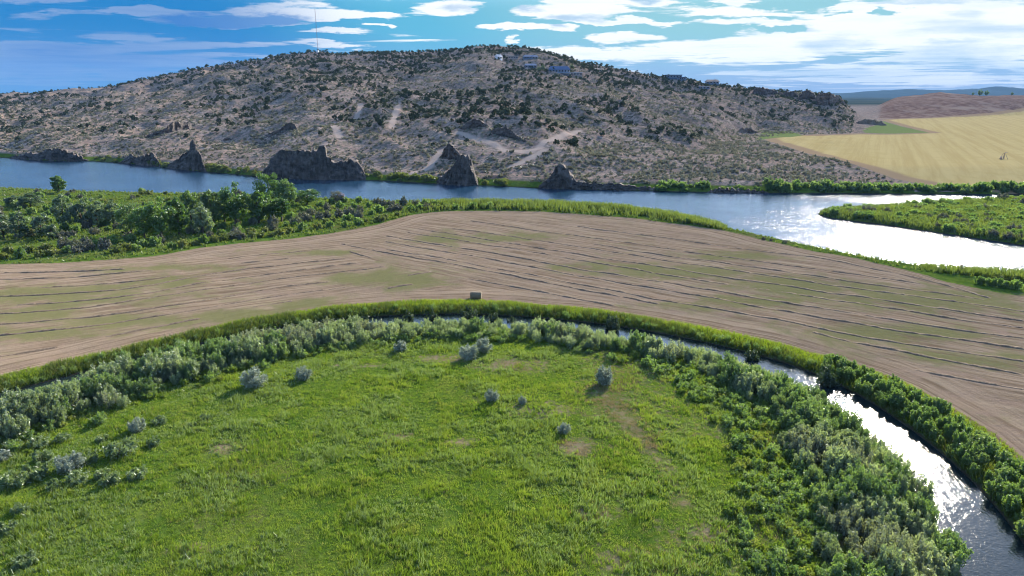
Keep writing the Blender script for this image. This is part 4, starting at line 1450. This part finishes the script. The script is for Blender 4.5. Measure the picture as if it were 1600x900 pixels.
# ------------------------------------------------------------------ river island and far bank shrubs
rng = np.random.RandomState(91)
I_MESH = protos('island_shrub', shrub_set('i', L_GREEN, 5, 560, R=2.0, H=2.2, n=1500, plumes=18, lw=0.18, ll=0.34, spread=0.2))
n_i = 0
tries = 0
pts = []
while n_i < 150 and tries < 6000:
    tries += 1
    px, py = rng.uniform(1265, 1640), rng.uniform(305, 388)
    p = gp(px, py, 0.8)
    s_ = sd_poly(p[None], ISLE)[0]
    if s_ < 1.6:
        continue
    if pts and min(math.hypot(p[0] - a, p[1] - b) for a, b in pts) < 2.6:
        continue
    pts.append((p[0], p[1]))
    wh = 'at the tip of the river island' if px < 1340 else 'on the front shore of the river island' if s_ < 8 and py > 340 else 'on the far shore of the river island' if s_ < 8 else 'in the middle of the river island'
    z = float(hz(p[0], p[1])[0])
    kk = rng.rand()
    ms, nme, ad = (I_MESH, 'island_shrub', 'green') if kk < 0.72 else (RG_MESH, 'grey_shrub', 'greyish')
    place(nme, ms[rng.randint(len(ms))], p[0], p[1], z, rng.uniform(0.65, 1.15) * (0.7 if px < 1300 else 1.0), rng, '%s bush %s' % (ad, wh), 'shrub', '%s bushes %s' % (ad, wh))
    n_i += 1
q = np.stack([rng.uniform(100, 330, 40000), rng.uniform(200, 320, 40000)], -1)
q = q[(sd_poly(q, ISLE) > 0.4)]
q = q[in_view(q[:, 0], q[:, 1])[0]]
blades('island_reeds', q, 1.5 * (0.5 + 0.9 * fbm(q[:, 0], q[:, 1], 8, 3, 3)), 8, L_REED, 92, ('green reeds covering the low river island', 'reeds'), 0.22, 0.25)

# far bank: (px0, px1, height, count)
FB_MESH = protos('far_bank_shrub', shrub_set('f', L_GREEN, 4, 580, R=2.2, H=2.6, n=900, plumes=14, lw=0.26, ll=0.42, spread=0.2))
FBY_MESH = protos('far_bank_shrub', shrub_set('f', L_YELL, 3, 590, R=2.2, H=2.6, n=900, plumes=14, lw=0.26, ll=0.42, spread=0.2))
fl = smooth_line(FARB, 3, 4)
fpx = 800 + FPX * fl[:, 0] / (fl[:, 1] * CP + HC * SP)
for p0, p1, s0, cnt, off, ms, txt in ((140, 190, 0.7, 9, 5, FBY_MESH, 'yellow-green bush between the low mound and the rock spire'), (235, 262, 1.1, 6, 3, FBY_MESH, 'bright bush at the left foot of the rock spire'),
                                      (318, 408, 0.95, 22, 4, FBY_MESH, 'bright green bush between spire and long cliff'), (572, 690, 0.95, 26, 3, FBY_MESH, 'green reed-like bush right of the long cliff'),
                                      (742, 790, 0.9, 9, 3, FBY_MESH, 'bush at the right foot of the pyramid rock'), (1028, 1105, 1.0, 16, 3, FB_MESH, 'green bush on the waterline right of the low ledge'),
                                      (1105, 1195, 0.5, 10, 3, FB_MESH, 'sparse low bush on the dark far bank'), (1200, 1330, 1.25, 36, 4, FB_MESH, 'dark green bush of the far hedge, left half'),
                                      (1330, 1480, 1.15, 40, 4, FB_MESH, 'dark green bush of the far hedge, middle'), (1480, 1640, 1.3, 40, 5, FB_MESH, 'dark green bush of the far hedge, right end')):
    for i in range(cnt):
        px = rng.uniform(p0, p1)
        x = np.interp(px, fpx, fl[:, 0])
        y = np.interp(px, fpx, fl[:, 1]) + rng.uniform(0.5, off * 2)
        x *= y / np.interp(px, fpx, fl[:, 1])
        z = float(hz(x, y)[0])
        place('far_bank_shrub', ms[rng.randint(len(ms))], x, y, min(z, 2.2), s0 * rng.uniform(0.7, 1.2), rng, txt, 'shrub', txt.replace('bush', 'bushes', 1))
for px, s, lab in ((1198, 0.72, 'round dark tree standing on the far waterline'), (1340, 0.5, 'darker taller tree in the far hedge'), (1568, 0.55, 'tallest tree in the far hedge near the right edge')):
    x = np.interp(px, fpx, fl[:, 0])
    y = np.interp(px, fpx, fl[:, 1]) + 3
    x *= y / np.interp(px, fpx, fl[:, 1])
    tree('far_bank_tree', T_PROTO[2], x, y, min(2.0, float(hz(x, y)[0])), s, s * 0.95, 1.0, lab, 'tree')

# ------------------------------------------------------------------ hillside vegetation
def small_crown(seed, R, H, n, sz):
    return crown_np(seed, R, H, n, 12, sz, sz * 1.3, 0.48, 0.42, 0.2)


J_RAW = [small_crown(1200 + i, 2.0, 3.6, 230, 0.55) + (L_JUN,) for i in range(5)]
J_SETS = [(V, F, v, m, L_JUN) for V, F, v, m, _ in J_RAW]
J_MESH = [mesh_np('juniper', V, F, [L_JUN], {'v': v, 'w': np.zeros(len(V))}) for V, F, v, m, _ in J_SETS]
rng = np.random.RandomState(101)
N = 26000
pcs = rng.uniform(-60, 1345, N)
yy = rng.uniform(340, 1180, N)
uu = (pcs - 800) / KU
xx = uu * yy
zz, dw, pc, tt, hl, br = terrain(xx, yy)
yr = np.interp(pcs, YR_PX, YR)
cl = fbm(xx * 0.8, yy * 0.45, 46, 21, 4)
den = 0.04 + 0.60 * ss(cl, 0.47, 0.62) + 0.8 * ss(tt, 0.82, 0.96) + 0.55 * ss(tt, 0.5, 0.8) * ss(cl, 0.40, 0.56)
den += 0.35 * np.exp(-((pcs - 900) / 90) ** 2) * ss(tt, 0.5, 0.75)
den += 0.30 * np.exp(-((pcs - 1280) / 60) ** 2) * ss(tt, 0.15, 0.4)
den *= ss(tt, 0.05, 0.28) * np.interp(pcs, [0, 300, 900, 1345], [0.75, 0.9, 1.0, 0.9])
ok = (hl > 0.6) & off_track(np.stack([xx, yy], -1), 5.0) & (yy < yr + 25) & (rng.rand(N) < den * 0.66) & (dw < -8)
J = np.stack([xx, yy, zz], -1)[ok]
jt = tt[ok]
sc = rng.uniform(0.5, 1.25, len(J)) * np.where(rng.rand(len(J)) < 0.2, 1.25, 0.95)
print('junipers', len(J))
o = np.argsort(J[:, 1] / sc)
# hand-picked bigger dark junipers seen in the photograph
for i in o[:290]:
    px = 800 + KU * J[i, 0] / J[i, 1]
    wh = 'left flank' if px < 400 else 'middle slope' if px < 800 else 'slope under the houses' if px < 1130 else 'right end near the grain field'
    lv = 'low on the hill' if jt[i] < 0.3 else 'halfway up the hill' if jt[i] < 0.6 else 'high on the hill'
    place('juniper', J_MESH[rng.randint(5)], J[i, 0], J[i, 1], J[i, 2] - 0.2, sc[i], rng, 'dark juniper %s, %s' % (lv, wh), 'juniper', 'junipers %s %s' % (lv, wh))
scatter_join('juniper_woodland', J_SETS, [(J[i, 0], J[i, 1], J[i, 2] - 0.2, sc[i]) for i in o[290:]], rng,
             ('scattered dark junipers speckling the upper hill and its skyline', 'junipers'), [L_JUN], 2)

SG = [crown_np(1300 + i, 0.75, 0.9, 18, 5, 0.46, 0.55, 0.4, 0.4, 0.0) + (L_SAGE,) for i in range(4)]
N = 75000
pcs = rng.uniform(-50, 1420, N)
yy = 300 + 680 * rng.rand(N) ** 1.15
xx = (pcs - 800) / KU * yy
zz, dw, pc, tt, hl, br = terrain(xx, yy)
P2 = np.stack([xx, yy], -1)
ok = ((hl > 0.6) | ((yy > np.interp(xx / yy, FU, FARB[:, 1]) + 6) & (yy < 480))) & (dw < -4) & (sd_poly(P2, GOLD) < -3) & off_track(P2, 2.6) & (rng.rand(N) < 0.30 + 0.9 * ss(fbm(xx, yy, 25, 31), 0.4, 0.6))
S = np.stack([xx, yy, zz], -1)[ok][:25000]
scatter_join('sagebrush', SG, [(a[0], a[1], a[2] - 0.1, rng.uniform(0.8, 1.9)) for a in S], rng, ('grey-green sagebrush dotting the dry lower hillside', 'sagebrush'), [L_SAGE])
print('sage', len(S))


# ------------------------------------------------------------------ basalt outcrops
def rock_mat():
    m, T = new_mat('basalt')
    g = T.n('ShaderNodeNewGeometry')
    P = g.outputs['Position']
    col = T.noise(T.mapping(P, 0, (1.0, 1.0, 0.45)), 0.55, 6, 0.72, 0.6)
    lay = T.noise(T.mapping(P, 0, (0.3, 0.3, 1.0)), 0.35, 5, 0.7, 0.8)
    c = T.mix(T.ss(T.math('ADD', col, lay), 0.8, 1.25), (0.066, 0.054, 0.047), (0.170, 0.138, 0.116))
    c = T.mix(T.ss(T.noise(P, 0.22, 6, 0.75), 0.58, 0.72), c, (0.28, 0.225, 0.18))
    bm = T.n('ShaderNodeBump', {'Height': T.math('ADD', col, lay), 'Strength': 0.9, 'Distance': 1.6})
    b = T.n('ShaderNodeBsdfPrincipled', {'Base Color': c, 'Roughness': 0.92, 'Normal': bm.outputs[0]})
    out(T, b.outputs[0])
    return m


M_ROCK = rock_mat()


def outcrop(prof, base, label, depth=8.0, shore=True, seed=0, lean=0.25, name='basalt_outcrop'):
    """prof: photo outline of the top (px, py); base: photo row of its foot (number or list at both ends)"""
    prof = np.array(prof, float)
    cx = (prof[0, 0] + prof[-1, 0]) / 2
    b0, b1 = base if isinstance(base, (tuple, list)) else (base, base)
    bm = (b0 + b1) / 2
    if shore:
        p = gp(cx, bm, 0.0)
        x0, y0 = float(p[0]), float(p[1])
    else:
        x0, y0, _ = hit(cx, bm)
    n, k = 90, 22
    rng = np.random.RandomState(2000 + seed)
    pxs = np.linspace(prof[0, 0], prof[-1, 0], n)
    top = np.interp(pxs, prof[:, 0], prof[:, 1])
    fade = np.clip(np.minimum(pxs - pxs[0], pxs[-1] - pxs) / 6.0, 0, 1)
    blk = _R[(np.floor(pxs / 3.3).astype(int) * 7 + seed * 31) & 255, (seed * 13) & 255] - 0.5
    top = top + blk * 4.0 * fade * (1.0 if shore else 0.5)
    top = top + (fbm(pxs, pxs * 0 + seed * 5.0, 3.0, 13, 3) - 0.5) * 3.6 * fade * (0.8 if shore else 0.3)
    yl = np.full(n, y0)
    if not shore:
        pl = hit(prof[0, 0] + 1, b0)
        pr = hit(prof[-1, 0] - 1, b1)
        yl = np.interp(pxs, [prof[0, 0], cx, prof[-1, 0]], [min(pl[1], y0 * 1.1), y0, min(pr[1], y0 * 1.1)])
        yl = np.clip(yl, y0 * 0.93, y0 * 1.07)
    else:
        yl = np.interp(pxs, fpx, fl[:, 1]) - 0.8
    dep = depth * (0.6 + 0.6 * fbm(pxs, pxs * 0 + seed, 12, 3, 3))
    # top height at the depth of the crest
    yc = yl + dep * lean
    dx, dy, dz = ray(pxs, top)
    zt = HC + dz / dy * yc
    ub = (pxs - 800) / FPX / ray(pxs, top)[1]
    zg = hz(ub * yl, yl)
    zbase = np.minimum(zg - 1.0, -0.6 if shore else 1e9)
    V = np.zeros((n, k, 3))
    for j in range(k):
        s = j / (k - 1)
        if s < 0.62:                          # front face
            q = s / 0.62
            step = q + 0.06 * np.sin(q * 19 + fbm(pxs, pxs * 0 + seed, 9, 7, 2) * 8)
            yo = dep * lean * np.clip(step, 0, 1) ** 1.2
            zz_ = zbase + (zt - zbase) * q
        elif s < 0.8:                         # top
            q = (s - 0.62) / 0.18
            yo = dep * (lean + (1 - lean) * q * 0.6)
            zz_ = zt - 0.3 * q
        else:
            q = (s - 0.8) / 0.2
            yo = dep * (lean + (1 - lean) * (0.6 + 0.5 * q))
            zz_ = zt - 0.3 - (zt - 0.3 - (hz(ub * (yl + dep), yl + dep) - 1.5)) * q
        Y = yl + yo
        sz = np.minimum(1.0, (zt - zbase) / 8.0)
        a1 = fbm(pxs * 0.9, np.full(n, j * 0.35 + seed * 3), 2.2, 11, 3) - 0.5     # columns
        a2 = fbm(pxs * 0.5, np.full(n, j * 2.0 + seed), 3.0, 17, 3) - 0.5          # blocks
        a3 = fbm(pxs, np.full(n, j * 1.1 + seed * 2), 9.0, 23, 3) - 0.5
        Y = Y + (a1 * 3.4 + a2 * 3.0 + a3 * 9.0 * (0.6 if s < 0.62 else 0.2)) * sz
        X = ub * Y + (a2 * 2.2 + a1 * 1.4) * sz
        V[:, j] = np.stack([X, Y, zz_ + a2 * 2.4 * sz * (0.3 if 0.5 < s < 0.8 else 1.0)], -1)
    idx = np.arange(n * k).reshape(n, k)
    F = np.stack([idx[:-1, :-1], idx[1:, :-1], idx[1:, 1:], idx[:-1, 1:]], -1).reshape(-1, 4)
    o = link(name, mesh_np(name, V.reshape(-1, 3), F, M_ROCK))
    return tag(o, label, 'rock outcrop', 'basalt outcrops on the hill and shore')


outcrop([(14, 246), (25, 243), (40, 239), (60, 240), (72, 236), (85, 232), (105, 235), (120, 242), (138, 250)], 252, 'long low dark rock mound on the far left shore', 9, True, 1)
outcrop([(182, 256), (195, 246), (206, 240), (214, 246), (226, 243), (240, 240), (246, 250), (250, 258)], 258, 'small rubbly rock bank left of the rock spire', 8, True, 2)
outcrop([(252, 262), (272, 252), (283, 244), (292, 238), (296, 236), (297, 220), (300, 217), (304, 219), (306, 234), (312, 240), (316, 252), (322, 266)], 266, 'dark rock spire with a stubby pinnacle at the waterline', 8, True, 3)
outcrop([(402, 276), (412, 266), (422, 254), (426, 246), (432, 238), (440, 235), (470, 234), (496, 236), (498, 227), (504, 226), (509, 230), (511, 243), (516, 248), (526, 255), (540, 252), (548, 248), (557, 250), (564, 260), (572, 278)], 281,
        'longest dark basalt cliff, flat-topped with a square knob', 12, True, 4)
outcrop([(676, 287), (690, 277), (702, 267), (712, 252), (717, 243), (724, 240), (732, 244), (737, 255), (742, 270), (748, 288)], 290, 'pyramid-shaped dark rock rising from the water', 11, True, 5)
outcrop([(690, 243), (696, 230), (702, 223), (708, 228), (714, 236), (722, 246)], (250, 252), 'jagged dark rock right behind the pyramid rock', 6, False, 6)
outcrop([(842, 290), (858, 278), (866, 265), (874, 257), (880, 260), (888, 268), (896, 277), (900, 284), (940, 286), (985, 289), (1028, 295)], 297, 'small dark rock peak tailing into a long low ledge', 8, True, 7)
outcrop([(1105, 300), (1120, 294), (1150, 295), (1190, 297), (1205, 302)], 302, 'low dark ledge on the far bank left of the round tree', 5, True, 8)
outcrop([(224, 214), (240, 207), (255, 202), (262, 197), (269, 191), (273, 188), (278, 190), (285, 192), (294, 191), (300, 197)], (216, 201), 'rock and its dark shadow band shaped as one ridge, high on left slope', 7, False, 9)  # left tail is a cast shadow band modelled as solid dark rock
outcrop([(412, 212), (425, 206), (438, 201), (446, 194), (453, 191), (460, 193), (466, 204)], (212, 205), 'dark craggy ledge above the long cliff', 7, False, 10)
outcrop([(712, 202), (724, 196), (733, 190), (741, 186), (750, 187), (760, 194), (772, 202)], (202, 203), 'dark rock knob beside the sandy track, left one', 7, False, 11)
outcrop([(766, 206), (778, 199), (788, 197), (800, 206), (815, 216), (828, 222)], (208, 224), 'dark rock ledge sloping right beside the sandy track', 6, False, 12)
outcrop([(342, 222), (350, 216), (358, 214), (364, 220)], (222, 220), 'stubby lone rock above the bright shore bushes', 4, False, 13)
outcrop([(1338, 191), (1352, 186), (1365, 186.5), (1378, 190), (1386, 195)], (193, 196), 'dark rock tongue at the edge of the grain field', 9, False, 14)
outcrop([(1150, 206), (1160, 200), (1172, 199), (1184, 206)], (208, 208), 'dark flat rock left of the green field corner', 7, False, 15)
outcrop([(1248, 152), (1254, 143), (1262, 141), (1272, 145), (1275, 152)], (156, 156), 'square rimrock block on the right skyline', 10, False, 16)
outcrop([(1275, 153), (1279, 145), (1295, 146), (1310, 150), (1318, 156), (1322, 164)], (164, 166), 'long rimrock wall ending the hill on the right', 12, False, 17)
outcrop([(1222, 148), (1226, 143), (1240, 142), (1247, 148)], (151, 151), 'low rimrock step left of the square block', 8, False, 18)
outcrop([(1176, 143), (1180, 137), (1192, 136), (1205, 140), (1224, 146)], (147, 149), 'broken rimrock with shrubs right of the ridge houses', 8, False, 19)

# ------------------------------------------------------------------ houses on the hill
M_BLUE = plain_mat('blue_metal_roof', (0.05, 0.10, 0.20), 0.5, 2.0, 0.1)
M_WALLB = plain_mat('bluegrey_siding', (0.10, 0.15, 0.22), 0.8, 2.0, 0.1)
M_TAN = plain_mat('tan_stucco', (0.30, 0.25, 0.22), 0.85, 2.0, 0.12)
M_WHITE = plain_mat('white_paint', (0.75, 0.75, 0.75), 0.6, 2.0, 0.06)
M_DROOF = plain_mat('dark_shingle_roof', (0.06, 0.06, 0.07), 0.8, 3.0, 0.2)
M_LROOF = plain_mat('pale_metal_roof', (0.5, 0.5, 0.52), 0.4, 2.0, 0.08)
_m, _T = new_mat('window_glass')
_p = _T.n('ShaderNodeBsdfPrincipled', {'Base Color': (0.02, 0.03, 0.04), 'Roughness': 0.08})
out(_T, _p.outputs[0])
M_GLASS = _m


def box_np(x0, x1, y0, y1, z0, z1):
    V = np.array([(x, y, z) for z in (z0, z1) for y in (y0, y1) for x in (x0, x1)], float)
    F = np.array([(0, 2, 3, 1), (4, 5, 7, 6), (0, 1, 5, 4), (2, 6, 7, 3), (0, 4, 6, 2), (1, 3, 7, 5)])
    return V, F


def add_box(name, b, mat, parent):
    V, F = box_np(*b)
    return link(name, mesh_np(name, V, F, mat), parent)


def house(px, py, W, D, Hw, Hr, wall, roof, label, rz=0.0, flat=False, nwin=5, deck=False, lift=0.0):
    x, y, z = hit(px, py)
    root = bpy.data.objects.new('hillside_house', None)
    COL.objects.link(root)
    root.location = (x, y + D * 0.5, z + lift)
    root.rotation_euler = (0, 0, rz)
    tag(root, label, 'house')
    add_box('wall', (-W / 2, W / 2, -D / 2, D / 2, -4.0, Hw), wall, root)
    if flat:
        add_box('roof', (-W / 2 - 0.5, W / 2 + 0.5, -D / 2 - 0.7, D / 2 + 0.5, Hw + 0.003, Hw + 0.4), roof, root)
    else:
        e = 0.7
        V = np.array([(-W / 2 - e, -D / 2 - e, Hw - 0.2), (W / 2 + e, -D / 2 - e, Hw - 0.2), (W / 2 + e, D / 2 + e, Hw - 0.2), (-W / 2 - e, D / 2 + e, Hw - 0.2),
                      (-W / 2 + W * 0.08, 0, Hw + Hr), (W / 2 - W * 0.08, 0, Hw + Hr)])
        me = bpy.data.meshes.new('roof')
        me.from_pydata([tuple(q) for q in V], [], [(0, 1, 5, 4), (2, 3, 4, 5), (1, 2, 5), (3, 0, 4), (3, 2, 1, 0)])
        me.materials.append(roof)
        me.update()
        rf = link('roof', me, root)
        add_box('chimney', (W * 0.2, W * 0.2 + 0.9, -0.2, 0.7, Hw + Hr * 0.4, Hw + Hr + 1.0), M_TAN, rf)
    for i in range(nwin):
        cx = -W / 2 + W * (i + 0.5) / nwin
        f = add_box('window', (cx - W / nwin * 0.34, cx + W / nwin * 0.34, -D / 2 - 0.06, -D / 2 + 0.05, Hw * 0.32, Hw * 0.82), M_WHITE, root)
        add_box('pane', (cx - W / nwin * 0.30, cx + W / nwin * 0.30, -D / 2 - 0.09, -D / 2 - 0.065, Hw * 0.36, Hw * 0.79), M_GLASS, f)
    if deck:
        add_box('deck', (-W / 2 - 1, W / 2 + 1, -D / 2 - 3.0, -D / 2 - 0.1, -0.4, 0.0), M_WHITE, root)
        for cx in (-W / 2, 0, W / 2):
            add_box('deck_post', (cx - 0.15, cx + 0.15, -D / 2 - 2.9, -D / 2 - 2.6, -4.0, -0.402), M_WHITE, root)
    return root


house(874, 114, 23, 11, 3.6, 3.6, M_WALLB, M_BLUE, 'broad blue-roofed house on the hill, biggest of them', 0.05, False, 7, True)
house(898, 118, 17, 9, 3.0, 0, M_TAN, M_LROOF, 'pale flat-roofed building right of the blue-roofed house', 0.05, True, 5)
house(829, 106, 13, 8, 3.0, 1.8, M_WALLB, M_BLUE, 'small bluish house left of the blue-roofed one', 0.1, False, 4)
house(829, 93, 17, 8, 3.2, 2.0, M_WALLB, M_BLUE, 'bluish house high under the summit among junipers', 0.1, False, 5)
house(802, 92, 12, 7, 3.0, 0, M_TAN, M_LROOF, 'tan flat-roofed house left of the high bluish one', 0.0, True, 4)
house(779, 93, 7, 6, 3.6, 2.4, M_WHITE, M_LROOF, 'small bright white gabled house near the summit', 0.5, False, 2)
house(936, 112, 12, 8, 3.0, 1.5, M_TAN, M_DROOF, 'dim house among junipers right of the blue-roofed house', 0.1, False, 4)
house(1053, 124, 20, 10, 4.2, 0, M_WALLB, M_DROOF, 'flat-roofed house on the ridge beside the row of small poplars', 0.1, True, 5, False, 1.2)
house(1066, 126, 9, 8, 3.4, 0, M_WALLB, M_DROOF, 'lower flat wing standing right of the ridge house', 0.1, True, 3, False, 0.5)
house(1114, 133, 16, 10, 3.4, 2.4, M_WALLB, M_DROOF, 'dark gabled house on the right shoulder of the ridge', -0.1, False, 4, False, 1.0)
house(1101, 139, 12, 7, 2.6, 0, M_WALLB, M_LROOF, 'small shed with a pale roof below the gabled ridge house', 0.0, True, 3)
# slim trees near the ridge houses
V, F, v, m = crown_np(1500, 1.1, 5.0, 260, 14, 0.5, 0.7, 0.52, 0.46, 0.35)
RC = mesh_np('crown', V, F, L_JUN, {'v': v, 'w': np.zeros(len(V))})
V, F, v, m = trunk_np(1500, 1.0, 4.5, 0.12, 3)
RT = mesh_np('trunk', V, F, M_BARK, {'v': v, 'w': np.zeros(len(V))})
rng = np.random.RandomState(55)
for i, px in enumerate((1006, 1011, 1016, 1021, 1026, 1031, 1036, 1041)):
    x, y, z = hit(px, 124)
    tree('ridge_poplar', (RC, RT), x, y + 4, z, 1.0, rng.uniform(0.85, 1.15), rng.uniform(0, 6), 'slim dark poplar in the row left of the ridge house', 'tree', 'row of poplars left of the ridge house')
for px, s, lab in ((1084, 1.35, 'left tree of the pair between the two ridge houses'), (1095, 1.2, 'right tree of the pair between the two ridge houses'), (1050, 1.1, 'slim tree right beside the flat ridge house')):
    x, y, z = hit(px, 133)
    tree('ridge_tree', (RC, RT), x, y + 3, z, 1.3, s, 0.4, lab, 'tree')
for px, s, py, lab in ((848, 1.1, 111, 'green tree at the left wall of the blue-roofed house'), (842, 0.9, 112, 'smaller green tree left of the blue-roofed house'), (893, 0.9, 108, 'yellowish tree between the blue roof and the pale building')):
    x, y, z = hit(px, py)
    tree('garden_tree', PROTO2[1], x, y, z, 0.9, s * 0.75, 0.4, lab, 'tree')
# trees on the brown hills
for px, s, lab in ((1521, 0.55, 'smallest of the clump of trees on the brown skyline'), (1532, 1.1, 'left big tree of the clump on the brown skyline'), (1542, 0.95, 'right big tree of the clump on the brown skyline'), (1582, 0.6, 'lone tree on the brown skyline near the right edge')):
    u_ = (px - 800) / KU
    x, y = u_ * 1650, 1650
    tree('skyline_tree', T_PROTO[2], x, y, float(hz(x, y)[0]), s * 1.5, s * 1.5, 0.2, lab, 'tree')


# ------------------------------------------------------------------ radio mast
def mast():
    x, y, z = hit(497, 84)
    x, y = x * (y + 6) / y, y + 6
    z = float(hz(x, y)[0])
    top = HC + y * float(_ang(14))
    H = top - z
    root = bpy.data.objects.new('radio_mast', None)
    COL.objects.link(root)
    root.location = (x, y, z)
    tag(root, 'thin lattice radio mast on the left part of the hilltop', 'radio mast')
    mt = plain_mat('galvanised_steel', (0.22, 0.20, 0.22), 0.5, 1.0, 0.1, 0.4)
    mr = plain_mat('red_mast_paint', (0.30, 0.06, 0.05), 0.6, 1.0, 0.1)
    r = 0.42
    legs = [(r * math.cos(a), r * math.sin(a)) for a in (0.3, 0.3 + 2.094, 0.3 + 4.189)]
    for a in legs:
        V, F = tube_np([(a[0], a[1], -1), (a[0], a[1], H)], [0.10, 0.10], 5)
        link('leg', mesh_np('leg', V, F, mt), root)
    parts = []
    nz = 36
    for i in range(nz):
        for k in range(3):
            a, b = legs[k], legs[(k + 1) % 3]
            V, F = tube_np([(a[0], a[1], H * i / nz), (b[0], b[1], H * (i + 1) / nz)], [0.05, 0.05], 3)
            parts.append((V, F, np.zeros(len(V)), 0))
    V, F, v, m = join(parts)
    link('lattice', mesh_np('lattice', V, F, mr), root)
    V, F = tube_np([(0, 0, H), (0, 0, H + 3)], [0.08, 0.03], 5)
    link('aerial', mesh_np('aerial', V, F, mt), root)
    V, F = box_np(-1.5, 1.5, -3.5, -1.2, -1, 2.4)
    link('equipment_hut', mesh_np('equipment_hut', V, F, M_WHITE), root)


mast()


# ------------------------------------------------------------------ pivot in the grain field and field box
def pivot():
    p = gp(1568, 249, ZG)
    x, y = float(p[0]), float(p[1])
    z = float(hz(x, y)[0])
    root = bpy.data.objects.new('irrigation_pivot', None)
    COL.objects.link(root)
    root.location = (x, y, z)
    tag(root, 'irrigation pivot stand on a bare patch of the grain field', 'irrigation pivot')
    st = plain_mat('galvanised_pipe', (0.16, 0.15, 0.15), 0.7, 1.0, 0.1)
    for sx in (-1, 1):
        for sy in (-1, 1):
            V, F = tube_np([(sx * 1.6, sy * 1.6, 0), (sx * 0.3, sy * 0.3, 3.6)], [0.11, 0.09], 5)
            link('leg', mesh_np('leg', V, F, st), root)
    V, F = tube_np([(0, 0, 0), (0, 0, 3.9), (0.3, 0, 4.1), (1.8, 0.2, 3.9)], [0.14] * 4, 6)
    link('pipe', mesh_np('pipe', V, F, st), root)
    V, F = box_np(-1.9, -1.2, -0.5, 0.5, 0, 1.7)
    link('control_box', mesh_np('control_box', V, F, M_TAN), root)


pivot()

# ------------------------------------------------------------------ distant mountains
def range_mesh(name, pts, y0, depth, col, seed):
    m, T = new_mat(name)
    g = T.n('ShaderNodeNewGeometry')
    n = T.noise(g.outputs['Position'], 0.0016, 4, 0.6)
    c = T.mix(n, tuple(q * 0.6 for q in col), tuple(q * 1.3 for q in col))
    b = T.n('ShaderNodeBsdfDiffuse', {0: c})
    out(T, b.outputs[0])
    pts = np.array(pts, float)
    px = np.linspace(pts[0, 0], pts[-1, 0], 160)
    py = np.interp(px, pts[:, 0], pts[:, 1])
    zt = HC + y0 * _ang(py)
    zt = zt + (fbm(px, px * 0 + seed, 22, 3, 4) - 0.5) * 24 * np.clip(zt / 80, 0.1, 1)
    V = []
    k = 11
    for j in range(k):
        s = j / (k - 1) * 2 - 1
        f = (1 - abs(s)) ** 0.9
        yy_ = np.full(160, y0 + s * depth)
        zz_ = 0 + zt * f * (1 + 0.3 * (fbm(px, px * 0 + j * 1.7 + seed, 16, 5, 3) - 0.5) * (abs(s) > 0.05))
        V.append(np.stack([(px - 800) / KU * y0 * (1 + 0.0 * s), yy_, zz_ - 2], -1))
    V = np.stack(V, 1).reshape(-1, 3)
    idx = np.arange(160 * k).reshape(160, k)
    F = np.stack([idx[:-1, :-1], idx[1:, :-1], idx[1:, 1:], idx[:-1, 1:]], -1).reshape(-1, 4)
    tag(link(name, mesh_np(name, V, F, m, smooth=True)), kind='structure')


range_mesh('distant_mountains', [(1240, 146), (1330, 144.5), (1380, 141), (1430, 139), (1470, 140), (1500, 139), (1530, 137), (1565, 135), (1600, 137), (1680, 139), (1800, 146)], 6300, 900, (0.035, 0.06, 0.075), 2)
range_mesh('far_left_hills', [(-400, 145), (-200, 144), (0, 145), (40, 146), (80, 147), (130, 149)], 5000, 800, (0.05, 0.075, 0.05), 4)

# ------------------------------------------------------------------ air
def haze():
    m, T = new_mat('haze')
    v = T.n('ShaderNodeVolumePrincipled', {'Color': (0.30, 0.58, 1.0), 'Density': 3.0e-5, 'Anisotropy': 0.0})
    o = T.n('ShaderNodeOutputMaterial')
    T.t.links.new(v.outputs[0], o.inputs['Volume'])
    V, F = box_np(-9000, 9000, -200, 8000, -4, 330)
    ob = link('haze', mesh_np('haze', V, F, m))
    tag(ob, 'thin blue summer haze over the valley', 'haze', kind='stuff')


haze()
